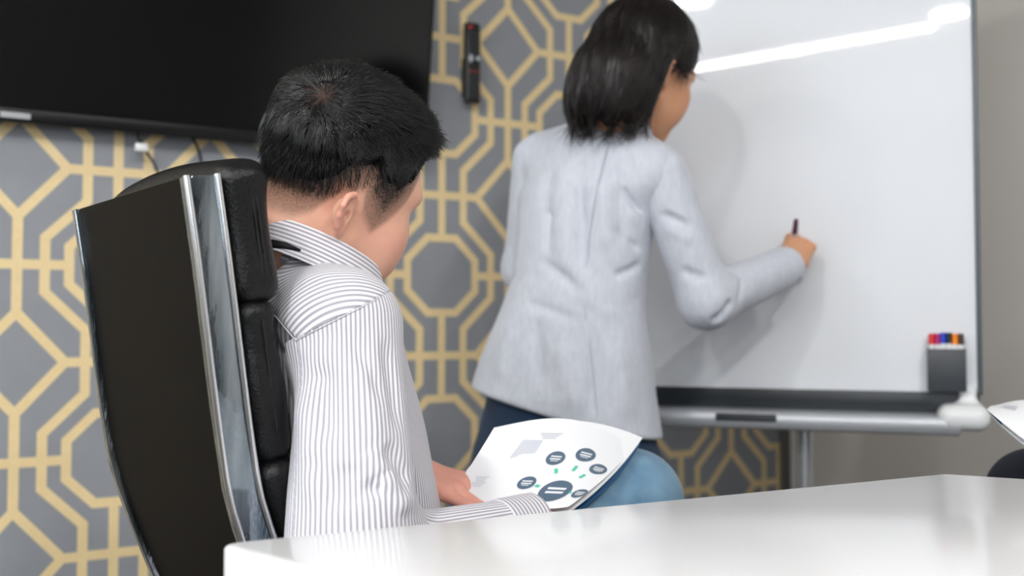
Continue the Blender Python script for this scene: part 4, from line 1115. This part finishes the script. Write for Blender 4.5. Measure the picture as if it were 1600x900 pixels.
# printed diagram
pgx = (front(1, .5)-front(0, .5)).length; pgy = (front(.5, 1)-front(.5, 0)).length
def circ(c, r, n=28):
    u, v = uv_at(front, *c); return [(u+r*math.cos(2*math.pi*k/n)/pgx, v+r*math.sin(2*math.pi*k/n)/pgy) for k in range(n)], (u, v)
b2, b4 = bmesh.new(), bmesh.new()
def bar(bmx, c, w_, h_, du=0, dv=0, lift=0.0012):
    u, v = c[0]+du/pgx, c[1]+dv/pgy; decal(bmx, front, [(u-w_/pgx/2, v-h_/pgy/2), (u+w_/pgx/2, v-h_/pgy/2), (u+w_/pgx/2, v+h_/pgy/2), (u-w_/pgx/2, v+h_/pgy/2)], lift)
cents = {}
for key, c, r in (('mid', (866, 767), 0.0225), ('a', (824, 755), 0.0125), ('b', (868, 716), 0.0125), ('c', (914, 710), 0.0125), ('d', (933, 733), 0.0110), ('e', (904, 771), 0.0110)):
    ol, uv = circ(c, r); cents[key] = uv
    ol = [(min(max(u, 0), 1), min(max(v, 0), 1)) for u, v in ol]
    bc = bmesh.new(); decal(bc, front, ol); from_bm('diagram_circle', bc, M['print_slate'], bk, smooth=False)
    for k in range(2 if key != 'mid' else 2):
        bar(b2, uv, r*1.15, r*0.20, 0, r*(0.22-0.36*k))
    if key != 'mid': bar(b2, uv, r*0.8, r*0.10, 0, -r*0.42)
for k in 'abcde':
    m0 = Vector(cents['mid']); m1 = Vector(cents[k]); d = (m1-m0); dm = Vector((d.x*pgx, d.y*pgy)); L = dm.length
    if L < 1e-4: continue
    s0 = 0.56; s1 = 0.70 if k != 'e' else 0.66; n_ = Vector((-dm.y/L*0.0023/pgx, dm.x/L*0.0023/pgy))
    a, b = m0+d*s0, m0+d*s1; b3 = bmesh.new(); decal(b3, front, [tuple(a-n_), tuple(b-n_), tuple(b+n_), tuple(a+n_)], 0.0008); from_bm('diagram_link', b3, M['print_teal'], bk, smooth=False)
tx = uv_at(front, 752, 752)
for k in range(6): bar(b4, tx, 0.020-0.004*(k % 3), 0.0014, 0, 0.008-0.0042*k, 0.0008)
hd = uv_at(front, 862, 678)
for k in range(3): bar(b4, hd, 0.030-0.006*k, 0.002, 0, -0.004*k, 0.0008)
gw = uv_at(front, 826, 700)
decal(b4, front, [(gw[0]-0.10, gw[1]-0.10), (gw[0]+0.07, gw[1]-0.05), (gw[0]+0.08, gw[1]+0.08), (gw[0]-0.07, gw[1]+0.10)], 0.0006)
for nm, b_, mm in (('diagram_lettering', b2, 'print_white'), ('page_text', b4, 'print_grey')):
    from_bm(nm, b_, M[mm], bk, smooth=False)['kind'] = 'stuff'

# ================================================================== THE STANDING WOMAN
YW = math.radians(60); FW = Vector((math.cos(YW), math.sin(YW), 0)); RW = Vector((math.sin(YW), -math.cos(YW), 0))
WO = Vector((0.262, 1.945, 1.440)); WB = basis(math.radians(46), math.radians(20), math.radians(8)); WBn = npM(WB)
def to_w(p): return (p-A(WO))@WBn
def from_w(v): return WO+WB @ Vector(v)
WSR = P(1032, 272, 1.90); WSL = P(838, 250, 2.05)
WER = P(1104, 470, 1.91); WWR = P(1236, 414, 2.055)
WEL = P(822, 420, 2.12); WWL = P(880, 540, 2.30)
WN = [from_w((0, -0.03, -0.04)), from_w((0, -0.045, -0.09)), Vector((0.195, 1.965, 1.300))]
whR = frame(P(1254, 372, 2.105)-WWR, (-0.15, -0.9, 0.25))
WHP = hand_parts(-1, [(0.75, 1.15, 0.7), (0.9, 1.25, 0.8), (1.0, 1.3, 0.9), (1.05, 1.3, 0.9)], [(0.018, 0.02, -0.006), (0.036, 0.045, -0.020), (0.036, 0.068, -0.034), (0.024, 0.082, -0.048)], sc=0.84)
WLR = frame(Vector((0.2, 0.3, -0.5)), (-0.6, 0.3, 0.1))
WLP = hand_parts(1, [(0.3, 0.4, 0.3), (0.35, 0.45, 0.3), (0.4, 0.5, 0.35), (0.45, 0.5, 0.35)], [(0.018, 0.015, -0.003), (0.036, 0.035, -0.010), (0.042, 0.058, -0.018), (0.040, 0.080, -0.026)], sc=0.86)
def woman_body(p):
    d = head_local(to_w(p))
    d = smin(d, chain(p, WN, [0.044, 0.045, 0.055], 0.02), 0.025)
    d = smin(d, rc(p, WSL+RW*0.03, WSR-RW*0.03, 0.04), 0.04)
    d = smin(d, rc(p, WN[2]+Vector((-0.02, 0.0, -0.10)), Vector((0.12, 1.98, 0.85)), 0.08, 0.09), 0.06)
    for S_, E_, W_ in ((WSR, WER, WWR), (WSL, WEL, WWL)):
        d = smin(d, chain(p, [S_, E_, W_], [0.038, 0.030, 0.022], 0.02), 0.03)
    d = smin(d, hand_sdf(p, WWR, whR, WHP, -1, 0.84), 0.01)
    d = smin(d, hand_sdf(p, WWL, WLR, WLP, 1, 0.86), 0.01)
    return d
def w_brow(v):
    q = to_w(v); s_ = np.abs(q[:, 0]); brow = np.exp(-(((s_-0.032)/0.017)**2+((q[:, 2]-0.036)/0.004)**2))*(q[:, 1] > 0.06)
    return np.maximum(brow, 0.8*(q[:, 2] > 0.085)*(q[:, 1] < 0.08))
def w_blush(v):
    q = to_w(v); return 0.4*np.exp(-(((np.abs(q[:, 0])-0.05)/0.025)**2+((q[:, 2]+0.02)/0.025)**2))*(q[:, 1] > 0.03)+np.exp(-((q[:, 0]/0.024)**2+((q[:, 2]+0.059)/0.011)**2))*(q[:, 1] > 0.085)
woman = mesh_sdf('person', woman_body, (-0.14, 1.74, 0.66), (0.70, 2.48, 1.60), 0.0035, M['skin_w'], None, {'stubble': w_brow, 'blush': w_blush})
tag(woman, 'woman in a light grey jacket standing at the whiteboard and writing on it', 'person')

def w_hair(p):
    q = to_w(p); x, y, z = q[:, 0], q[:, 1], q[:, 2]
    cap = ell(q, (0, -0.012, 0.050), (0.090, 0.108, 0.097))
    hl = np.interp(y, [-0.052, -0.040, 0.02, 0.05, 0.075, 0.095], [-0.2, 0.004, 0.014, 0.026, 0.046, 0.072])
    cap = smax(cap, (hl-z)*0.75, 0.010)
    fall = chain(p, [from_w((0, -0.040, 0.03)), from_w((-0.005, -0.055, -0.05)), from_w((-0.01, -0.055, -0.085))], [0.098, 0.090, 0.088], 0.03)
    fall = smax(fall, (y+0.044+0.20*np.minimum(z, 0)), 0.012)
    bot = (WO.z-0.110)-p[:, 2]+0.006*np.sin(p[:, 0]*160)+0.004*np.sin(p[:, 1]*210+1)
    fall = smax(fall, bot, 0.006)
    d = smin(cap, fall, 0.03)
    d = d+0.0018*np.sin(x*190+3*np.sin(z*25))*sstep(0.06-z, 0, 0.05)
    return d
wh_ = mesh_sdf('hair', w_hair, (0.02, 1.76, 1.24), (0.40, 2.16, 1.60), 0.004, M['hair_brown'], woman)
hv = verts_np(wh_); hv = hv[to_w(hv)[:, 1] < 0.025]; sel = rng.choice(len(hv), 3800); rts = hv[sel].astype(np.float64)
nr, _ = grad(w_hair, rts)
crown = A(from_w((0.02, -0.03, 0.14)))
dr = (rts-crown); dr = dr/np.linalg.norm(dr, axis=1)[:, None]*0.7+A((0, 0, -0.9)); dr = dr-nr*(dr*nr).sum(1)[:, None]; dr /= np.linalg.norm(dr, axis=1)[:, None]+1e-6
dr = dr+rng.normal(size=dr.shape)*0.08
def settle_w(p):
    n_, d0 = grad(w_hair, p); return p-n_*np.clip(d0-0.0015, -0.004, 0.004)[:, None]
strands('hair_strands', rts, dr, nr, rng.uniform(0.04, 0.085, len(rts)), M['hair_brown'], wh_, K=7, radius=0.0009, lift=0.03, droop=0.35, settle=settle_w)['kind'] = 'stuff'

# --- jacket
JZ = [0.66, 0.73, 0.806, 0.881, 0.981, 1.044, 1.132, 1.207, 1.27, 1.33]
JX = [0.103, 0.101, 0.096, 0.104, 0.119, 0.132, 0.142, 0.155, 0.165, 0.172]
JY = [1.99, 1.99, 1.99, 1.985, 1.98, 1.975, 1.975, 1.975, 1.972, 1.968]
JA = [0.204, 0.202, 0.196, 0.179, 0.150, 0.139, 0.143, 0.152, 0.125, 0.070]
JB = [0.140, 0.138, 0.130, 0.116, 0.098, 0.092, 0.095, 0.098, 0.080, 0.058]
hemA, hemB = P(733, 603, 2.04), P(1027, 684, 1.93)
hn = (hemB-hemA).cross(Vector((0.25, 1, 0.0))).normalized()
if hn.z > 0: hn = -hn
jf = [((862, 250), (858, 420), 0.012, -0.005), ((884, 240), (880, 430), 0.015, 0.005), ((908, 255), (912, 430), 0.012, -0.006), ((938, 270), (950, 400), 0.016, 0.005), ((965, 290), (975, 380), 0.010, -0.005),
      ((960, 280), (1006, 345), 0.009, -0.007), ((985, 325), (1010, 370), 0.010, 0.005), ((940, 350), (1004, 395), 0.010, -0.005), ((872, 390), (940, 470), 0.012, 0.006), ((840, 400), (905, 455), 0.010, -0.005),
      ((815, 470), (915, 505), 0.012, -0.005), ((900, 455), (965, 500), 0.012, 0.005), ((920, 490), (1003, 462), 0.009, -0.006), ((832, 480), (845, 610), 0.014, -0.006), ((870, 520), (905, 650), 0.020, 0.007),
      ((930, 500), (925, 670), 0.014, -0.006), ((960, 520), (985, 670), 0.020, 0.006), ((800, 500), (775, 600), 0.018, 0.006), ((1004, 410), (955, 435), 0.009, -0.006), ((812, 320), (900, 350), 0.009, -0.004)]
def j_torso(p):
    d = loft(p, YW, JZ, JX, JY, JA, JB, 2.2)
    d = smin(d, rc(p, WSL+RW*0.012, WSR-RW*0.012+Vector((0, 0, 0.008)), 0.046, 0.046), 0.05)
    d = smin(d, rc(p, WN[2]+Vector((0, 0, 0.0)), WSR+Vector((-0.02, 0, 0.006)), 0.062, 0.046), 0.04)
    d = smin(d, rc(p, WN[2]+Vector((0, 0, 0.0)), WSL+Vector((0.02, 0, 0.006)), 0.062, 0.046), 0.04)
    return d
jf3 = [(ray_hit(j_torso, *a, 1.6, 2.3), ray_hit(j_torso, *b, 1.6, 2.3), w_, am) for a, b, w_, am in jf]
def j_body(p):
    d = j_torso(p)
    for a, b, w_, am in jf3: d = d+bumpseg(p, a, b, w_, am*1.3)
    d = smax(d, (p-A(hemA))@A(hn), 0.008)
    neck = chain(p, WN, [0.047, 0.047, 0.050], 0.02)
    return smax(d, -neck, 0.006)
def j_sleeve(S_, E_, W_, folds, r):
    S_, E_, W_ = Vector(S_), Vector(E_), Vector(W_); u_ = (W_-E_).normalized()
    def f(p):
        d = rc(p, S_, E_, r[0], r[1]); d = smin(d, rc(p, E_, W_, r[2], r[3]), 0.03)
        d = smax(d, (p-A(W_-u_*0.006))@A(u_), 0.005); d = smax(d, -rc(p, W_-u_*0.03, W_+u_*0.05, r[3]-0.006), 0.003)
        for a, b, w_, am in folds: d = d+bumpseg(p, a, b, w_*0.9, am*1.5)
        return d
    return f
sf0 = j_sleeve(WSR, WER, WWR, [], (0.052, 0.050, 0.050, 0.042))
sfd = [((1030, 330), (1085, 360), 0.010, -0.006), ((1035, 355), (1090, 380), 0.010, 0.004), ((1060, 420), (1110, 440), 0.010, -0.005), ((1095, 500), (1130, 450), 0.008, 0.006), ((1110, 505), (1145, 465), 0.009, -0.007),
       ((1150, 440), (1180, 490), 0.010, 0.004), ((1180, 430), (1200, 480), 0.010, -0.005), ((1020, 400), (1060, 470), 0.012, -0.004), ((1160, 430), (1150, 480), 0.008, -0.004)]
sf3 = [(ray_hit(sf0, *a, 1.6, 2.2), ray_hit(sf0, *b, 1.6, 2.2), w_, am) for a, b, w_, am in sfd]
jk = mesh_sdf('jacket', j_body, (-0.16, 1.74, 0.64), (0.42, 2.26, 1.40), 0.0045, M['jacket'], woman)
mesh_sdf('sleeve', j_sleeve(WSR, WER, WWR, sf3, (0.052, 0.050, 0.050, 0.042)), (0.18, 1.76, 0.86), (0.68, 2.16, 1.32), 0.0045, M['jacket'], jk)
mesh_sdf('sleeve', j_sleeve(WSL, WEL, WWL, [], (0.050, 0.048, 0.046, 0.038)), (-0.08, 1.92, 0.80), (0.28, 2.42, 1.34), 0.005, M['jacket'], jk)
def w_collar(p):
    q = (p-A(WN[2]+Vector((0.003, 0.0, 0.050))))@npM(basis(YW, 0.3, 0)); x, y, z = q[:, 0], q[:, 1], q[:, 2]
    k0 = np.sqrt((x/0.062)**2+(y/0.066)**2); rr = (k0-1)*0.064
    d = smax(np.abs(rr-0.35*(0.03-z))-0.0035, np.abs(z)-0.028, 0.004); return smax(d, (np.abs(np.arctan2(x, -y))-2.4)*0.05, 0.004)
mesh_sdf('collar', w_collar, (0.05, 1.84, 1.25), (0.32, 2.10, 1.41), 0.004, M['jacket'], jk)
bt = ray_hit(sf0, 1237, 462, 1.6, 2.2); dn_ = Vector((0, -1, -0.4)).normalized()
cyl('cuff_button', bt-dn_*0.002, bt+dn_*0.003, 0.0065, M['button_dark'], jk, seg=16)
M['jseam'] = mat('jacket_seam', srgb(168, 173, 184), 0.85)
for pts in ([(952, 222), (932, 300), (918, 400), (914, 480), (924, 560), (936, 672)],):
    tube('back_seam', [ray_hit(j_body, x, y, 1.6, 2.3)+Vector((0, -0.0002, 0)) for x, y in pts], 0.0011, M['jseam'], jk, seg=6, res=6)

# --- jeans and shoes
def w_jeans(p):
    d = loft(p, YW, [0.50, 0.6, 0.7, 0.8, 0.92], [0.10, 0.102, 0.104, 0.106, 0.11], [2.0, 2.0, 1.99, 1.985, 1.98], [0.185, 0.196, 0.190, 0.165, 0.125], [0.11, 0.125, 0.125, 0.11, 0.085])
    d = smin(d, chain(p, [(0.015, 2.05, 0.62), (-0.01, 2.08, 0.44), (-0.02, 2.05, 0.09)], [0.092, 0.066, 0.050], 0.03), 0.05)
    d = smin(d, chain(p, [(0.205, 1.945, 0.62), (0.235, 1.96, 0.44), (0.245, 1.92, 0.09)], [0.092, 0.066, 0.050], 0.03), 0.05)
    return d
mesh_sdf('jeans', w_jeans, (-0.16, 1.78, 0.03), (0.38, 2.24, 0.96), 0.006, M['jeans_dark'], woman)
shoe('shoe', (-0.03, 2.0, 0.001), (0.05, 2.18, 0.001), woman, M['black_plastic'])
shoe('shoe', (0.235, 1.87, 0.001), (0.33, 2.05, 0.001), woman, M['black_plastic'])

# the marker she writes with
tip = P(1238, 398, 2.150); end = P(1243, 352, 2.055); ax = (end-tip).normalized()
pen = empty('whiteboard_marker', tip, 0, 'purple-ended marker held against the whiteboard in the woman\'s hand', 'marker')
M['pen_purple'] = mat('dark_purple_plastic', srgb(78, 22, 66), 0.35)
cyl('nib', (0, 0, 0), ax*0.008, 0.0015, M['button_dark'], pen, r2=0.003, seg=12)
cyl('barrel', ax*0.0081, ax*0.085, 0.0058, M['white_plastic'], pen, seg=16)
cyl('end_cap', ax*0.0851, ax*0.128, 0.0062, M['pen_purple'], pen, r2=0.005, seg=16)

# ================================================================== THE PERSON AT THE RIGHT EDGE (knee and booklet in frame)
YR = math.radians(163); FR = Vector((math.cos(YR), math.sin(YR), 0)); RR = Vector((math.sin(YR), -math.cos(YR), 0))
KN = P(1622, 778, 1.60); HIP = Vector((1.30, 1.42, 0.55)); KN2 = KN+RR*0.24+Vector((0, 0, -0.08))
TO = HIP+FR*0.02+Vector((0, 0, 0.42)); HO2 = HIP+FR*0.06+Vector((0, 0, 0.68)); B2 = basis(YR+0.1, 0.3, 0); B2n = npM(B2)
GR = P(1640, 700, 1.42); FRr = frame((KN-GR)*0.3+FR, (0, 0, 1))
eR, eL = TO+RR*0.24+FR*0.05+Vector((0, 0, -0.18)), TO-RR*0.24+FR*0.06+Vector((0, 0, -0.18))
wL = P(1690, 690, 1.40); wRt = P(1700, 720, 1.52)
def person_r(p):
    d = head_local((p-A(HO2))@B2n)
    d = smin(d, rc(p, HO2+Vector((0, 0, -0.05)), TO+Vector((0, 0, 0.10)), 0.052, 0.06), 0.03)
    d = smin(d, rc(p, TO, HIP+Vector((0, 0, 0.1)), 0.09), 0.06)
    for w_, e_2, s_ in ((wL, eL, -1), (wRt, eR, 1)):
        d = smin(d, chain(p, [TO+RR*0.15*s_+Vector((0, 0, 0.03)), e_2, w_], [0.042, 0.034, 0.024], 0.02), 0.03)
        d = smin(d, hand_sdf(p, w_, frame(FR, (0.1, 0, 1)), hand_parts(-s_, [(0.3, 0.5, 0.3)]*4, [(0.02, 0.02, 0), (0.04, 0.04, -0.01), (0.045, 0.065, -0.016), (0.043, 0.09, -0.022)]), -s_), 0.01)
    return d
pr_ = mesh_sdf('person', person_r, (0.85, 1.05, 0.58), (1.60, 1.85, 1.42), 0.005, M['skin_m'], None, {'stubble': lambda v: (lambda q: np.exp(-(((np.abs(q[:, 0])-0.032)/0.016)**2+((q[:, 2]-0.034)/0.005)**2))*(q[:, 1] > 0.06))((v-A(HO2))@B2n), 'blush': lambda v: (lambda q: np.exp(-((q[:, 0]/0.024)**2+((q[:, 2]+0.059)/0.012)**2))*(q[:, 1] > 0.085))((v-A(HO2))@B2n)})
tag(pr_, 'person in dark navy trousers at the right edge, only a knee in the picture', 'person')
def trou(p):
    d = rc(p, HIP-RR*0.08, HIP+RR*0.08, 0.11)
    d = smin(d, rc(p, HIP-RR*0.09, KN, 0.09, 0.074), 0.04); d = smin(d, rc(p, HIP+RR*0.09, KN2, 0.09, 0.07), 0.04)
    d = smin(d, rc(p, KN, (KN.x+0.02, KN.y, 0.10), 0.07, 0.05), 0.03); return smin(d, rc(p, KN2, (KN2.x+0.02, KN2.y, 0.10), 0.066, 0.05), 0.03)
mesh_sdf('trousers', trou, (0.66, 1.15, 0.03), (1.58, 2.0, 0.80), 0.007, M['navy'], pr_)
def shirt_r(p):
    d = smin(loft(p, YR, [0.54, 0.7, 0.85, 0.98, 1.06], [HIP.x]*5, [HIP.y]*5, [0.17, 0.165, 0.17, 0.16, 0.08], [0.13, 0.13, 0.12, 0.10, 0.07]), rc(p, TO+RR*0.14+Vector((0, 0, 0.02)), TO-RR*0.14+Vector((0, 0, 0.02)), 0.055), 0.05)
    for w_, e_2, s_ in ((wL, eL, -1), (wRt, eR, 1)):
        d = smin(d, smax(chain(p, [TO+RR*0.16*s_+Vector((0, 0, 0.02)), e_2, w_], [0.058, 0.05, 0.038], 0.02), 0.05-np.sqrt(((p-A(w_))**2).sum(1)), 0.004), 0.02)
    return d
mesh_sdf('shirt', shirt_r, (0.85, 1.0, 0.5), (1.62, 1.85, 1.14), 0.006, M['white_shirt'], pr_)
def hair_r(p):
    q = (p-A(HO2))@B2n; hl = np.interp(q[:, 1], HLY, HLZ); return smax(ell(q, (0, -0.01, 0.05), (0.084, 0.106, 0.098)), (hl+0.02-q[:, 2])*0.7, 0.01)
mesh_sdf('hair', hair_r, tuple(HO2-Vector((.16, .16, .1))), tuple(HO2+Vector((.16, .16, .2))), 0.005, M['hair'], pr_)
for k in (KN, KN2): shoe('shoe', (k.x+0.04, k.y-0.01, 0.001), (k.x-0.16, k.y+0.05, 0.001), pr_, M['black_plastic'])
# the chair under that person, a copy of the first
def copy_tree(o, parent=None):
    c = o.copy(); C.objects.link(c)
    if parent: c.parent = parent
    for ch in o.children: copy_tree(ch, c)
    return c
ch2 = copy_tree(chair); ch2.location = HIP-FR*0.27; ch2.location.z = 0; ch2.rotation_euler = (0, 0, YR-math.pi/2)
ch2['label'] = 'high-back black leather office chair under the person in navy trousers'
bk2 = empty('booklet', (0, 0, 0), 0, 'white booklet with a blue stripe at the right edge of the picture', 'booklet')
S2 = bez_patch(ctrl_pts([[(1543, 640, 1.42), (1575, 668, 1.38), (1612, 700, 1.33), (1690, 745, 1.28)], [(1546, 632, 1.46), (1600, 640, 1.42), (1650, 670, 1.38), (1710, 715, 1.33)], [(1556, 634, 1.50), (1600, 616, 1.50), (1670, 625, 1.46), (1740, 650, 1.42)]]))
sheet('page', S2, M['paper'], bk2)
S3 = bez_patch(ctrl_pts([[(1545, 645, 1.425), (1574, 676, 1.385), (1611, 708, 1.335), (1690, 753, 1.285)], [(1548, 637, 1.465), (1600, 646, 1.425), (1650, 676, 1.385), (1710, 721, 1.335)], [(1558, 638, 1.505), (1600, 621, 1.505), (1670, 631, 1.465), (1740, 656, 1.425)]]))
sheet('page', S3, M['paper'], bk2)
bmx = bmesh.new(); decal(bmx, S3, [(0.02, 0.02), (0.10, 0.0), (0.22, 0.0), (0.20, 0.06), (0.08, 0.10)], 0.001); from_bm('blue_stripe', bmx, M['print_blue'], bk2, smooth=False)
bmx = bmesh.new()
for k in range(4):
    y0 = 0.52+0.05*k; decal(bmx, S2, [(0.12, y0), (0.27, y0), (0.27, y0+0.02), (0.12, y0+0.02)], 0.0008)
from_bm('page_text', bmx, M['print_grey'], bk2, smooth=False)['kind'] = 'stuff'
